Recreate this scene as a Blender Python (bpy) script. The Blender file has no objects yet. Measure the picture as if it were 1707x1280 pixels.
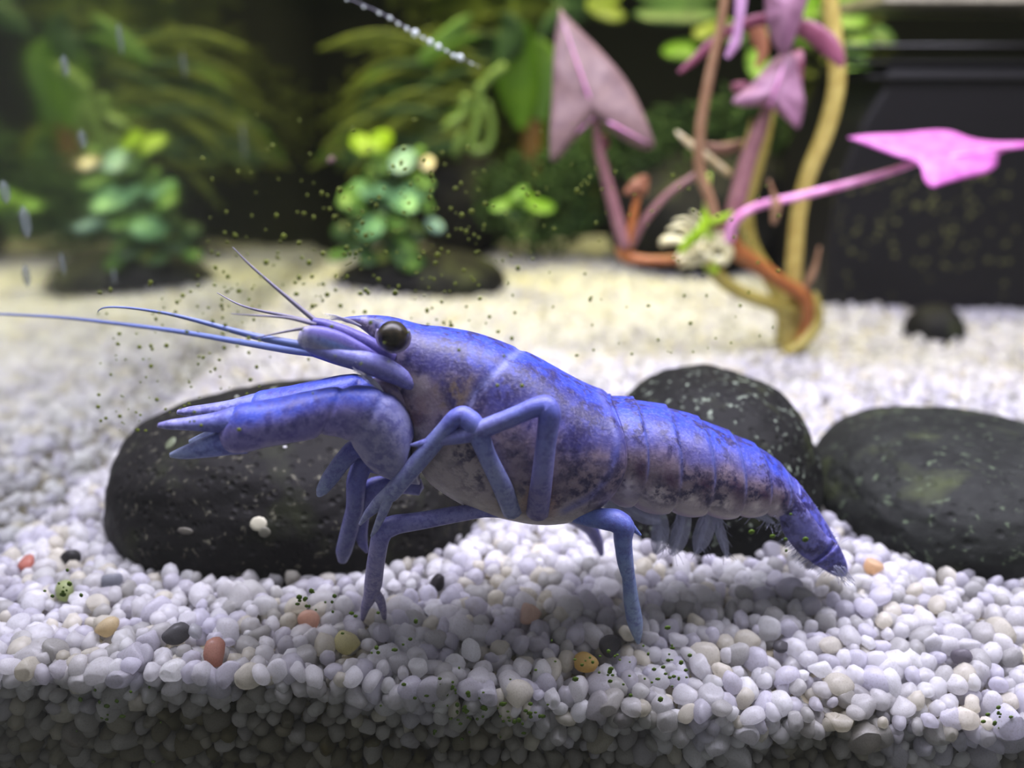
import bpy, bmesh, math, random
import numpy as np
from mathutils import Vector, noise as mnoise

random.seed(7)
rng = np.random.default_rng(11)
scene = bpy.context.scene
COL = scene.collection
CM = 0.01                      # everything below is written in centimetres
F = 1500.0                     # focal length in pixels of the 1707 x 1280 frame
CAM_H = 7.3
PITCH = math.radians(18.26)
YAW = math.radians(0.0)
CAM = np.array([0.0, 0.0, CAM_H])
FWD = np.array([math.sin(YAW)*math.cos(PITCH), math.cos(YAW)*math.cos(PITCH), -math.sin(PITCH)])
RGT = np.array([math.cos(YAW), -math.sin(YAW), 0.0])
UPV = np.cross(RGT, FWD)

# ------------------------------------------------------------------ camera
cd = bpy.data.cameras.new('camera')
cd.sensor_width = 36.0
cd.lens = F/1707.0*36.0
cd.clip_start = 0.002
cd.clip_end = 20
cam = bpy.data.objects.new('camera', cd)
COL.objects.link(cam)
cam.location = CAM*CM
cam.rotation_euler = (math.pi/2 - PITCH, 0, -YAW)
cd.dof.use_dof = True
cd.dof.focus_distance = 0.1215
cd.dof.aperture_fstop = 11.0
scene.camera = cam

# ------------------------------------------------------------------ light
world = bpy.data.worlds.new('room')
scene.world = world
world.use_nodes = True
wb = world.node_tree.nodes['Background']
wb.inputs[0].default_value = (0.90, 0.90, 0.95, 1)
wb.inputs[1].default_value = 0.36

def area(name, loc, size, power, color, spread=180):
    rot = (0, 0, 0)
    l = bpy.data.lights.new(name, 'AREA')
    l.shape = 'RECTANGLE'
    l.size, l.size_y = size[0]*CM, size[1]*CM
    l.energy = power
    l.color = color
    l.spread = math.radians(spread)
    o = bpy.data.objects.new(name, l)
    o.location = Vector(loc)*CM
    o.rotation_euler = rot
    COL.objects.link(o)
    return o

area('lamp_cool', (3.0, 14.8, 24), (44, 12), 2.08, (0.86, 0.82, 1.0), 130)
area('lamp_warm', (6.0, 35, 24), (40, 8), 0.72, (1.0, 0.92, 0.34), 80)

vs = scene.view_settings
scene.display_settings.display_device = 'sRGB'
vs.view_transform = 'Standard'
vs.look = 'None'
vs.gamma = 1
vs.use_curve_mapping = False
vs.exposure = 0.0
scene.cycles.use_denoising = True
scene.cycles.max_bounces = 10
scene.cycles.transparent_max_bounces = 12
scene.cycles.caustics_reflective = True
scene.cycles.sample_clamp_indirect = 4.0

# ------------------------------------------------------------------ helpers
def ray(px, py):
    return FWD + RGT*((px-853.5)/F) + UPV*((640-py)/F)
def W(px, py, Y):
    d = ray(px, py)
    return CAM + d*(Y/d[1])
def G(px, py, z=0.0):
    d = ray(px, py)
    return CAM + d*((z-CAM_H)/d[2])
def K(px, py, Y):              # centimetres per pixel there
    return Y/ray(px, py)[1]/F
def PX(p):
    q = np.asarray(p) - CAM
    t = q @ FWD
    return np.stack([853.5 + F*(q @ RGT)/t, 640 - F*(q @ UPV)/t], -1)
def lin(c):
    return tuple(((x/255)/12.92 if x/255 <= 0.04045 else ((x/255+0.055)/1.055)**2.4) for x in c)
def sm(a, b, x):
    t = np.clip((x-a)/(b-a), 0, 1)
    return t*t*(3-2*t)

def empty(name, loc, label, cat, group=None):
    o = bpy.data.objects.new(name, None)
    o.empty_display_size = 0.005
    o.location = Vector(loc)*CM
    COL.objects.link(o)
    tag(o, label, cat, group)
    o['_w'] = [float(v) for v in loc]
    return o
def tag(o, label=None, cat=None, group=None, kind=None):
    if label: o['label'] = label
    if cat: o['category'] = cat
    if group: o['group'] = group
    if kind: o['kind'] = kind
    return o
def worldloc(p):
    return np.array(list(p['_w'])) if p is not None and '_w' in p else np.zeros(3)
def obj(name, verts, faces, mat, parent=None, cols=None, smooth=True, base=None):
    v = np.asarray(verts, float)
    off = worldloc(parent) if parent is not None else (np.asarray(base, float) if base is not None else np.zeros(3))
    me = bpy.data.meshes.new(name)
    me.from_pydata(((v-off)*CM).tolist(), [], [list(map(int, f)) for f in faces])
    if cols is not None:
        a = me.color_attributes.new('col', 'FLOAT_COLOR', 'POINT')
        c = np.ones((len(v), 4), np.float32); cols = np.asarray(cols); c[:, :cols.shape[1]] = cols
        a.data.foreach_set('color', c.ravel())
    if smooth:
        me.polygons.foreach_set('use_smooth', [True]*len(me.polygons))
    me.update()
    bm = bmesh.new(); bm.from_mesh(me)
    bmesh.ops.recalc_face_normals(bm, faces=bm.faces)
    bm.to_mesh(me); bm.free()
    me.materials.append(mat)
    o = bpy.data.objects.new(name, me)
    COL.objects.link(o)
    if parent is not None:
        o.parent = parent
        o['_w'] = [float(x) for x in off]
    else:
        o.location = Vector(off)*CM
        o['_w'] = [float(x) for x in off]
    return o
def merge(parts):
    V, Fc, n = [], [], 0
    for v, f in parts:
        V.append(np.asarray(v)); Fc += [[i+n for i in q] for q in f]; n += len(v)
    return np.concatenate(V), Fc

def crom(P, n):
    """Catmull-Rom through the rows of P, n steps per span."""
    P = np.asarray(P, float)
    Q = np.vstack([2*P[0]-P[1], P, 2*P[-1]-P[-2]])
    out = []
    for i in range(1, len(Q)-2):
        p0, p1, p2, p3 = Q[i-1], Q[i], Q[i+1], Q[i+2]
        for k in range(n):
            t = k/n
            out.append(0.5*((2*p1)+(-p0+p2)*t+(2*p0-5*p1+4*p2-p3)*t*t+(-p0+3*p1-3*p2+p3)*t**3))
    out.append(P[-1])
    return np.array(out)

def tube_pts(P, R, seg=10, cap=True):
    """Tube around world points P (n,3) with radii R."""
    P = np.asarray(P, float); R = np.asarray(R, float)
    T = np.gradient(P, axis=0)
    T /= np.linalg.norm(T, axis=1)[:, None]+1e-9
    ref = np.array([0, 1.0, 0]) if abs(T[0][1]) < 0.9 else np.array([1.0, 0, 0])
    n = ref - T[0]*(ref @ T[0]); n /= np.linalg.norm(n)
    V = []
    th = np.linspace(0, 2*math.pi, seg, endpoint=False)
    for i in range(len(P)):
        n = n - T[i]*(n @ T[i]); n /= np.linalg.norm(n)+1e-9
        b = np.cross(T[i], n)
        V.append(P[i] + R[i]*(np.cos(th)[:, None]*n + np.sin(th)[:, None]*b))
    V = np.concatenate(V)
    Fc = []
    for i in range(len(P)-1):
        for j in range(seg):
            a, b_ = i*seg+j, i*seg+(j+1) % seg
            Fc.append([a, b_, b_+seg, a+seg])
    if cap:
        n0 = len(V)
        V = np.vstack([V, P[0]-T[0]*R[0]*0.5, P[-1]+T[-1]*R[-1]*0.7])
        for j in range(seg):
            Fc.append([n0, (j+1) % seg, j])
            e = (len(P)-1)*seg
            Fc.append([n0+1, e+j, e+(j+1) % seg])
    return V, Fc
def tube(path, n=6, seg=10, smooth_pass=0, curve=True):
    """path rows (px, py, Y, r_px)"""
    path = np.asarray(path, float)
    P = np.array([W(a, b, y) for a, b, y, r in path])
    R = np.array([r*K(a, b, y) for a, b, y, r in path])
    X = np.hstack([P, R[:, None]])
    if curve:
        X = crom(X, n)
    else:
        t = np.linspace(0, len(X)-1, (len(X)-1)*n+1)
        X = np.stack([np.interp(t, range(len(X)), X[:, k]) for k in range(4)], 1)
        for _ in range(smooth_pass):
            Y = X.copy(); Y[1:-1] = 0.25*X[:-2]+0.5*X[1:-1]+0.25*X[2:]; X = Y
    return tube_pts(X[:, :3], np.maximum(X[:, 3], 0.004), seg)

def loft(sections, n=6, seg=32, expo=2.0, power=None):
    """rows (tx,ty,bx,by, halfwidth_px, Y, bow_px); returns verts, faces, s, theta"""
    S = crom(np.asarray(sections, float), n)
    V, TH, SS = [], [], []
    th = np.linspace(0, 2*math.pi, seg, endpoint=False)
    for i, (tx, ty, bx, by, w, Y, bow) in enumerate(S):
        a, b = W(tx, ty, Y), W(bx, by, Y)
        c, u = (a+b)/2, (a-b)/2
        k = K((tx+bx)/2, (ty+by)/2, Y)
        cs, sn = np.cos(th), np.sin(th)
        e = 2/expo
        cs2, sn2 = np.sign(cs)*np.abs(cs)**e, np.sign(sn)*np.abs(sn)**e
        p = c + cs2[:, None]*u + (sn2*w*k)[:, None]*np.array([0, 1.0, 0])
        p = p + (bow*k*(1-cs2**2))[:, None]*RGT
        V.append(p); TH.append(th); SS.append(np.full(seg, i/(len(S)-1)))
    m = len(S)
    V = np.concatenate(V)
    Fc = []
    for i in range(m-1):
        for j in range(seg):
            a, b = i*seg+j, i*seg+(j+1) % seg
            Fc.append([a, b, b+seg, a+seg])
    n0 = len(V)
    V = np.vstack([V, V[:seg].mean(0), V[(m-1)*seg:m*seg].mean(0)])
    for j in range(seg):
        Fc.append([n0, (j+1) % seg, j]); e = (m-1)*seg
        Fc.append([n0+1, e+j, e+(j+1) % seg])
    TH = np.append(np.concatenate(TH), [0, 0]); SS = np.append(np.concatenate(SS), [0, 1])
    return V, Fc, SS, TH

def ico(sub):
    bm = bmesh.new()
    bmesh.ops.create_icosphere(bm, subdivisions=sub, radius=1)
    bm.verts.ensure_lookup_table()
    v = np.array([x.co[:] for x in bm.verts]); f = np.array([[q.index for q in p.verts] for p in bm.faces])
    bm.free()
    return v, f

# ------------------------------------------------------------------ materials
def newmat(name):
    m = bpy.data.materials.new(name)
    m.use_nodes = True
    nt = m.node_tree
    return m, nt, nt.nodes['Principled BSDF'], nt.nodes['Material Output']
def L(nt, a, b): nt.links.new(a, b)
def nd(nt, t, **kw):
    n = nt.nodes.new(t)
    for k, v in kw.items(): setattr(n, k, v)
    return n
def noise_node(nt, scale, detail=4, rough=0.55, coord='Object', vec=None):
    n = nd(nt, 'ShaderNodeTexNoise')
    n.inputs['Scale'].default_value = scale
    n.inputs['Detail'].default_value = detail
    n.inputs['Roughness'].default_value = rough
    if vec is None:
        tc = nd(nt, 'ShaderNodeTexCoord'); vec = tc.outputs[coord]
    L(nt, vec, n.inputs['Vector'])
    return n
def ramp(nt, fac, stops):
    r = nd(nt, 'ShaderNodeValToRGB')
    els = r.color_ramp.elements
    while len(els) < len(stops): els.new(0.5)
    for e, (p, c) in zip(els, stops):
        e.position = p; e.color = (*c, 1) if len(c) == 3 else c
    L(nt, fac, r.inputs[0])
    return r
def mixc(nt, fac, a, b, mode='MIX'):
    m = nd(nt, 'ShaderNodeMix', data_type='RGBA', blend_type=mode)
    for s, x in ((m.inputs[0], fac), (m.inputs[6], a), (m.inputs[7], b)):
        if isinstance(x, (int, float)): s.default_value = x
        elif isinstance(x, tuple): s.default_value = (*x, 1)
        else: L(nt, x, s)
    return m.outputs[2]
def bump(nt, bsdf, h, strength, dist):
    b = nd(nt, 'ShaderNodeBump')
    b.inputs['Strength'].default_value = strength
    b.inputs['Distance'].default_value = dist
    L(nt, h, b.inputs['Height']); L(nt, b.outputs[0], bsdf.inputs['Normal'])
    return b

def mat_leaf(name, c1, c2, scale=400, rough=0.45, transl=0.35, edge=None):
    m, nt, b, out = newmat(name)
    n = noise_node(nt, scale, 4)
    r = ramp(nt, n.outputs[0], [(0.32, lin(c1)), (0.68, lin(c2))])
    col = r.outputs[0]
    L(nt, col, b.inputs['Base Color'])
    b.inputs['Roughness'].default_value = rough
    t = nd(nt, 'ShaderNodeBsdfTranslucent'); L(nt, col, t.inputs[0])
    mx = nd(nt, 'ShaderNodeMixShader'); mx.inputs[0].default_value = transl
    L(nt, b.outputs[0], mx.inputs[1]); L(nt, t.outputs[0], mx.inputs[2])
    L(nt, mx.outputs[0], out.inputs[0])
    bump(nt, b, n.outputs[0], 0.25, 0.0003)
    return m
def mat_stem(name, c1, c2, scale=300):
    m, nt, b, out = newmat(name)
    n = noise_node(nt, scale, 3)
    r = ramp(nt, n.outputs[0], [(0.3, lin(c1)), (0.7, lin(c2))])
    L(nt, r.outputs[0], b.inputs['Base Color'])
    b.inputs['Roughness'].default_value = 0.4
    b.inputs['Subsurface Weight'].default_value = 0.25
    b.inputs['Subsurface Radius'].default_value = (1, 0.8, 0.5)
    b.inputs['Subsurface Scale'].default_value = 0.0015
    return m
def mat_rock(name, dark, mid, speck, sc=1.0, moss=0.25):
    m, nt, b, out = newmat(name)
    n1 = noise_node(nt, 260*sc, 8, 0.7)
    n2 = noise_node(nt, 700*sc, 4, 0.6)
    n3 = noise_node(nt, 120*sc, 3, 0.6)
    base = ramp(nt, n1.outputs[0], [(0.3, lin(dark)), (0.75, lin(mid))]).outputs[0]
    k = ramp(nt, n2.outputs[0], [(0.60, (0, 0, 0)), (0.70, (1, 1, 1))]).outputs[0]
    base = mixc(nt, k, base, lin(speck))
    g = ramp(nt, n3.outputs[0], [(0.55, (0, 0, 0)), (0.75, (moss,)*3)]).outputs[0]
    base = mixc(nt, g, base, lin((88, 98, 52)))
    L(nt, base, b.inputs['Base Color'])
    b.inputs['Roughness'].default_value = 0.65
    b.inputs['Specular IOR Level'].default_value = 0.15
    v = nd(nt, 'ShaderNodeTexVoronoi'); v.inputs['Scale'].default_value = 520*sc
    tc = nd(nt, 'ShaderNodeTexCoord'); L(nt, tc.outputs['Object'], v.inputs['Vector'])
    pit = ramp(nt, v.outputs['Distance'], [(0.0, (0, 0, 0)), (0.35, (1, 1, 1))]).outputs[0]
    h = mixc(nt, 0.5, pit, n1.outputs[0])
    bump(nt, b, h, 1.0, 0.0006)
    return m
def mat_plain(name, c, rough=0.4, spec=0.5):
    m, nt, b, out = newmat(name)
    n = noise_node(nt, 200, 4)
    r = ramp(nt, n.outputs[0], [(0.3, lin(tuple(x*0.82 for x in c))), (0.7, lin(c))])
    L(nt, r.outputs[0], b.inputs['Base Color'])
    b.inputs['Roughness'].default_value = rough
    b.inputs['Specular IOR Level'].default_value = spec
    return m

# pebbles: colour of each stone comes from the mesh attribute or the object colour
def mat_pebble(name, use_obj):
    m, nt, b, out = newmat(name)
    if use_obj:
        i = nd(nt, 'ShaderNodeObjectInfo'); col = i.outputs['Color']
    else:
        a = nd(nt, 'ShaderNodeAttribute', attribute_name='col'); col = a.outputs['Color']
    n = noise_node(nt, 900, 4, 0.6)
    k = ramp(nt, n.outputs[0], [(0.30, (0.80, 0.79, 0.76)), (0.52, (1, 1, 1))]).outputs[0]
    col = mixc(nt, 1.0, col, k, 'MULTIPLY')
    n2 = noise_node(nt, 2600, 2, 0.5)
    s = ramp(nt, n2.outputs[0], [(0.72, (0, 0, 0)), (0.76, (0.5, 0.5, 0.5))]).outputs[0]
    col = mixc(nt, s, col, lin((70, 72, 55)))
    L(nt, col, b.inputs['Base Color'])
    b.inputs['Roughness'].default_value = 0.32
    b.inputs['Subsurface Weight'].default_value = 0.0
    b.inputs['Transmission Weight'].default_value = 0.45
    b.inputs['IOR'].default_value = 1.18
    b.inputs['Coat Weight'].default_value = 0.25
    b.inputs['Coat Roughness'].default_value = 0.15
    t = nd(nt, 'ShaderNodeBsdfTranslucent'); L(nt, col, t.inputs[0])
    mx = nd(nt, 'ShaderNodeMixShader'); mx.inputs[0].default_value = 0.48
    L(nt, b.outputs[0], mx.inputs[1]); L(nt, t.outputs[0], mx.inputs[2])
    L(nt, mx.outputs[0], out.inputs[0])
    bump(nt, b, n.outputs[0], 0.12, 0.0004)
    return m
M_peb = mat_pebble('pebble_bed', False)
M_pebo = mat_pebble('pebble_single', True)
M_under = mat_plain('grit_under', (150, 142, 120), 0.8, 0.2)

# shell of the crayfish: colours by vertex, mottled
def mat_shell(name, dark, amount=0.6, scale=900, sss=0.12):
    m, nt, b, out = newmat(name)
    a = nd(nt, 'ShaderNodeAttribute', attribute_name='col')
    n = noise_node(nt, scale, 5, 0.62)
    k = ramp(nt, n.outputs[0], [(0.43, (0, 0, 0)), (0.56, (amount,)*3)]).outputs[0]
    n2 = noise_node(nt, scale*0.35, 3, 0.5)
    k2 = ramp(nt, n2.outputs[0], [(0.38, (0.2,)*3), (0.56, (1, 1, 1))]).outputs[0]
    k = mixc(nt, 1.0, k, k2, 'MULTIPLY')
    k = mixc(nt, 1.0, k, a.outputs['Alpha'], 'MULTIPLY')
    col = mixc(nt, k, a.outputs['Color'], lin(dark))
    n3 = noise_node(nt, scale*3.2, 2, 0.5)
    k3 = ramp(nt, n3.outputs[0], [(0.48, (0, 0, 0)), (0.75, (0.10,)*3)]).outputs[0]
    col = mixc(nt, k3, col, lin((205, 200, 230)))
    col = mixc(nt, 1.0, col, (0.76, 0.73, 0.74), 'MULTIPLY')
    L(nt, col, b.inputs['Base Color'])
    b.inputs['Roughness'].default_value = 0.45
    b.inputs['Specular IOR Level'].default_value = 0.35
    b.inputs['Subsurface Weight'].default_value = sss
    b.inputs['Subsurface Radius'].default_value = (0.8, 0.8, 1.0)
    b.inputs['Subsurface Scale'].default_value = 0.001
    bump(nt, b, n3.outputs[0], 0.18, 0.0003)
    return m
M_shell = mat_shell('shell', (38, 32, 78), 0.92, 720)
M_limb = mat_shell('limb_shell', (70, 66, 140), 0.5, 1500, 0.2)
M_claw = mat_shell('claw_shell', (52, 50, 130), 0.55, 900, 0.12)
M_eye, nt, b, out = newmat('eye')
n = noise_node(nt, 900, 3)
L(nt, ramp(nt, n.outputs[0], [(0.35, lin((14, 13, 10))), (0.7, lin((58, 52, 38)))]).outputs[0], b.inputs['Base Color'])
b.inputs['Roughness'].default_value = 0.3
b.inputs['Specular IOR Level'].default_value = 0.22
b.inputs['Coat Weight'].default_value = 0.1
def mat_film(name, c, alpha):
    m, nt, b, out = newmat(name)
    b.inputs['Base Color'].default_value = (*lin(c), 1)
    b.inputs['Roughness'].default_value = 0.4
    t = nd(nt, 'ShaderNodeBsdfTransparent')
    mx = nd(nt, 'ShaderNodeMixShader'); mx.inputs[0].default_value = alpha
    L(nt, t.outputs[0], mx.inputs[1]); L(nt, b.outputs[0], mx.inputs[2])
    L(nt, mx.outputs[0], out.inputs[0])
    return m
M_hair = mat_film('setae', (186, 184, 200), 0.5)
M_swim = mat_film('swimmeret_film', (176, 178, 206), 0.34)
M_ant = mat_plain('antenna', (92, 108, 165), 0.45)
M_antg = mat_plain('antennule', (110, 105, 125), 0.45)

# ------------------------------------------------------------------ the tank
XW = float(G(0, 870)[0])         # left pane
YF, YB = 10.05, 45.0
XR = 34.0
ZB, ZT = -2.6, 14.0
ZWATER = 10.4
def box(x0, x1, y0, y1, z0, z1):
    v = np.array([[x, y, z] for z in (z0, z1) for y in (y0, y1) for x in (x0, x1)], float)
    return v, [[0, 2, 3, 1], [4, 5, 7, 6], [0, 1, 5, 4], [2, 6, 7, 3], [0, 4, 6, 2], [1, 3, 7, 5]]
M_floor = mat_plain('tank_bottom', (60, 55, 45), 0.7)
M_back = mat_plain('black_backing', (15, 18, 12), 0.75, 0.2)
def mat_pane():
    m, nt, b, out = newmat('clear_glass')
    nt.nodes.remove(b)
    t = nd(nt, 'ShaderNodeBsdfTransparent'); t.inputs[0].default_value = (0.985, 0.995, 0.99, 1)
    g = nd(nt, 'ShaderNodeBsdfGlossy'); g.inputs['Roughness'].default_value = 0.02
    fr = nd(nt, 'ShaderNodeFresnel'); fr.inputs[0].default_value = 1.2
    mx = nd(nt, 'ShaderNodeMixShader')
    L(nt, fr.outputs[0], mx.inputs[0]); L(nt, t.outputs[0], mx.inputs[1]); L(nt, g.outputs[0], mx.inputs[2])
    L(nt, mx.outputs[0], out.inputs[0])
    return m
def mat_mirrorpane():
    m, nt, b, out = newmat('side_glass_total_reflection')
    nt.nodes.remove(b)
    g = nd(nt, 'ShaderNodeBsdfGlossy'); g.inputs['Roughness'].default_value = 0.07
    n = noise_node(nt, 25, 4)
    L(nt, ramp(nt, n.outputs[0], [(0.3, (0.66, 0.68, 0.66)), (0.7, (0.84, 0.86, 0.84))]).outputs[0], g.inputs[0])
    d = nd(nt, 'ShaderNodeBsdfDiffuse'); d.inputs[0].default_value = (0.35, 0.38, 0.34, 1)
    mx = nd(nt, 'ShaderNodeMixShader'); mx.inputs[0].default_value = 0.025
    L(nt, g.outputs[0], mx.inputs[1]); L(nt, d.outputs[0], mx.inputs[2])
    L(nt, mx.outputs[0], out.inputs[0])
    return m
def mat_water():
    m, nt, b, out = newmat('water_surface')
    nt.nodes.remove(b)
    t = nd(nt, 'ShaderNodeBsdfTransparent')
    g = nd(nt, 'ShaderNodeBsdfGlossy'); g.inputs['Roughness'].default_value = 0.05
    g.inputs[0].default_value = (0.8, 0.85, 0.85, 1)
    lw = nd(nt, 'ShaderNodeLayerWeight'); lw.inputs[0].default_value = 0.5
    r = ramp(nt, lw.outputs['Facing'], [(0.45, (0.02,)*3), (0.62, (1, 1, 1))])
    mx = nd(nt, 'ShaderNodeMixShader')
    L(nt, r.outputs[0], mx.inputs[0]); L(nt, t.outputs[0], mx.inputs[1]); L(nt, g.outputs[0], mx.inputs[2])
    L(nt, mx.outputs[0], out.inputs[0])
    n = noise_node(nt, 30, 2)
    bb = nd(nt, 'ShaderNodeBump'); bb.inputs['Strength'].default_value = 0.15; bb.inputs['Distance'].default_value = 0.002
    L(nt, n.outputs[0], bb.inputs['Height']); L(nt, bb.outputs[0], g.inputs['Normal'])
    return m
def struct(name, vf, mat, label):
    o = obj(name, vf[0], vf[1], mat, smooth=False)
    return tag(o, label, None, None, 'structure')
struct('floor', box(XW-1, XR+1, YF-0.4, YB+1, ZB-0.5, ZB), M_floor, 'dark bottom pane of the aquarium under the gravel')
struct('wall_back', box(XW-1, XR+1, YB, YB+0.5, ZB, ZT), M_back, 'black backing behind the plants')
wl = struct('wall_left', box(XW-0.5, XW, YF, YB, ZB, ZT), mat_mirrorpane(), 'left glass side mirroring the gravel and plants')
struct('wall_right', box(XR, XR+0.5, YF, YB, ZB, ZT), M_back, 'dark right side of the aquarium')
wf = struct('window_1', box(XW-0.5, XR+0.5, YF-0.35, YF, ZB, ZT), mat_pane(), 'clear front glass of the aquarium with algae specks')
def waterplane():
    v = [(XW, YF, ZWATER), (XR, YF, ZWATER), (XR, YB, ZWATER), (XW, YB, ZWATER)]
    return np.array(v, float), [[0, 1, 2, 3]]
struct('water_surface', waterplane(), mat_water(), 'surface of the water seen from below')

# ------------------------------------------------------------------ gravel
def gz(x, y):
    x = np.asarray(x, float); y = np.asarray(y, float)
    k = np.clip((13.0-y)/3.0, 0, 1)**1.7
    z = (0.02 - 0.95*sm(-5.5, 5.5, x))*k
    z = z + 0.10*np.sin(x*0.9+1.3)*np.sin(y*0.8+0.4)*sm(11, 15, y)
    z = z + 0.22*np.sin(x*0.33+0.5)*np.cos(y*0.27+1.0)*sm(16, 24, y)
    z = z + 0.35*sm(17, 21, y)*sm(5, 10, x)*(1-sm(21.5, 26, y))
    z = z - 0.5*(1-sm(0.0, 1.3, x-XW))*sm(11.5, 14, y)
    return z
PROTO = []
for i in range(14):
    r = np.random.default_rng(100+i)
    def deform(v, r=r):
        ax = r.normal(size=(5, 3)); ax /= np.linalg.norm(ax, axis=1)[:, None]
        amp = r.uniform(-0.19, 0.19, 5); off = r.uniform(0, 6, 5); fq = r.uniform(1.2, 2.6, 5)
        s = 1 + sum(a*np.sin(f*(v @ d)+o) for a, d, o, f in zip(amp, ax, off, fq))
        p = v*s[:, None]
        for _ in range(6):
            n_ = r.normal(size=3); n_ /= np.linalg.norm(n_); d_ = r.uniform(0.62, 0.9)
            h_ = p @ n_
            p = p - (np.maximum(h_-d_, 0)*0.8)[:, None]*n_
        return p
    lv = {}
    st = r.bit_generator.state
    for sub in (1, 2, 3):
        r.bit_generator.state = st
        v, f = ico(sub); lv[sub] = (deform(v), f)
    PROTO.append(lv)
def rand_rot(n, r):
    q = r.normal(size=(n, 4)); q /= np.linalg.norm(q, axis=1)[:, None]
    w, x, y, z = q.T
    return np.stack([np.stack([1-2*(y*y+z*z), 2*(x*y-z*w), 2*(x*z+y*w)], -1),
                     np.stack([2*(x*y+z*w), 1-2*(x*x+z*z), 2*(y*z-x*w)], -1),
                     np.stack([2*(x*z-y*w), 2*(y*z+x*w), 1-2*(x*x+y*y)], -1)], 1)
TONES = [('milky white', (246, 245, 248), 0.42), ('pale lilac grey', (232, 230, 240), 0.26), ('cream', (242, 238, 226), 0.12),
         ('clear grey', (214, 213, 212), 0.12), ('bright white', (253, 253, 254), 0.08)]
TW = np.array([t[2] for t in TONES]); TW /= TW.sum()
def hexgrid(x0, x1, y0, y1, s):
    out = []
    ny = int((y1-y0)/(s*0.866))+1
    for j in range(ny):
        xs = np.arange(x0 + (s/2 if j % 2 else 0), x1, s)
        out.append(np.stack([xs, np.full(len(xs), y0+j*s*0.866)], 1))
    return np.concatenate(out)
cand = []                       # x, y, z, radius, level
def inview(P, m=60):
    p = PX(P)
    return (p[:, 0] > -m) & (p[:, 0] < 1707+m) & (p[:, 1] < 1280+m+40)
def layer(y0, y1, s, dz, rmean, sub, jit=0.3, need=True):
    g = hexgrid(XW+0.1, XR-0.5, y0, y1, s)
    g = g[g[:, 0] < 0.95*g[:, 1]+1.5]
    g = g + rng.uniform(-jit, jit, g.shape)*s
    g[:, 1] = np.maximum(g[:, 1], YF+0.14); g[:, 0] = np.maximum(g[:, 0], XW+0.12)
    z = gz(g[:, 0], g[:, 1]) + dz + rng.normal(0, 0.035, len(g))
    P = np.column_stack([g, z])
    P = P[inview(P, 700)]
    seen = inview(P, 120)
    r = np.clip(rng.normal(rmean, rmean*0.18, len(P)), rmean*0.6, rmean*1.5)
    for p, q, s_ in zip(P, r, seen): cand.append((*p, q, sub if s_ else 1))
layer(YF+0.15, 15.0, 0.245, -0.09, 0.160, 2)
layer(YF+0.15, 13.2, 0.245, -0.26, 0.160, 2)
layer(15.0, 27.0, 0.245, -0.09, 0.152, 1)
layer(27.0, YB-0.1, 0.30, -0.10, 0.19, 1, jit=0.35)
# the face of the gravel pressed against the front glass
g = hexgrid(-8.2, 11.5, -2.5, 0.4, 0.235)
g += rng.uniform(-0.28, 0.28, g.shape)*0.235
for ly in range(2):
    for x, z in g:
        top = float(gz(x, YF+0.15))-0.22
        if z < top and x > XW+0.1:
            cand.append((x+0.1*ly, YF+0.16+0.2*ly+rng.uniform(0, 0.06), z+0.08*ly, float(np.clip(rng.normal(0.145, 0.03), 0.09, 0.22)), 2))
cand = np.array(cand)
tone = rng.choice(len(TONES), len(cand), p=TW)
# which stones show largest: a coarse front-to-back buffer of their discs
pp = PX(cand[:, :3]); dist = np.linalg.norm(cand[:, :3]-CAM, axis=1)
rad = cand[:, 3]/dist*F
order = np.argsort(dist)
buf = np.zeros((1280//4, 1707//4+1), np.int32)-1
vis = np.zeros(len(cand))
for i in order:
    if cand[i, 1] > 14.5: break
    x, y, r = pp[i, 0]/4, pp[i, 1]/4, rad[i]/4
    x0, x1, y0, y1 = int(max(0, x-r)), int(min(buf.shape[1]-1, x+r)), int(max(0, y-r)), int(min(buf.shape[0]-1, y+r))
    if x1 <= x0 or y1 <= y0: continue
    yy, xx = np.mgrid[y0:y1+1, x0:x1+1]
    mk = ((xx-x)**2+(yy-y)**2 < r*r) & (buf[y0:y1+1, x0:x1+1] < 0)
    buf[y0:y1+1, x0:x1+1][mk] = i
    vis[i] = mk.sum()
front = np.argsort(-vis)[:280]
front_set = set(front.tolist())
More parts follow.
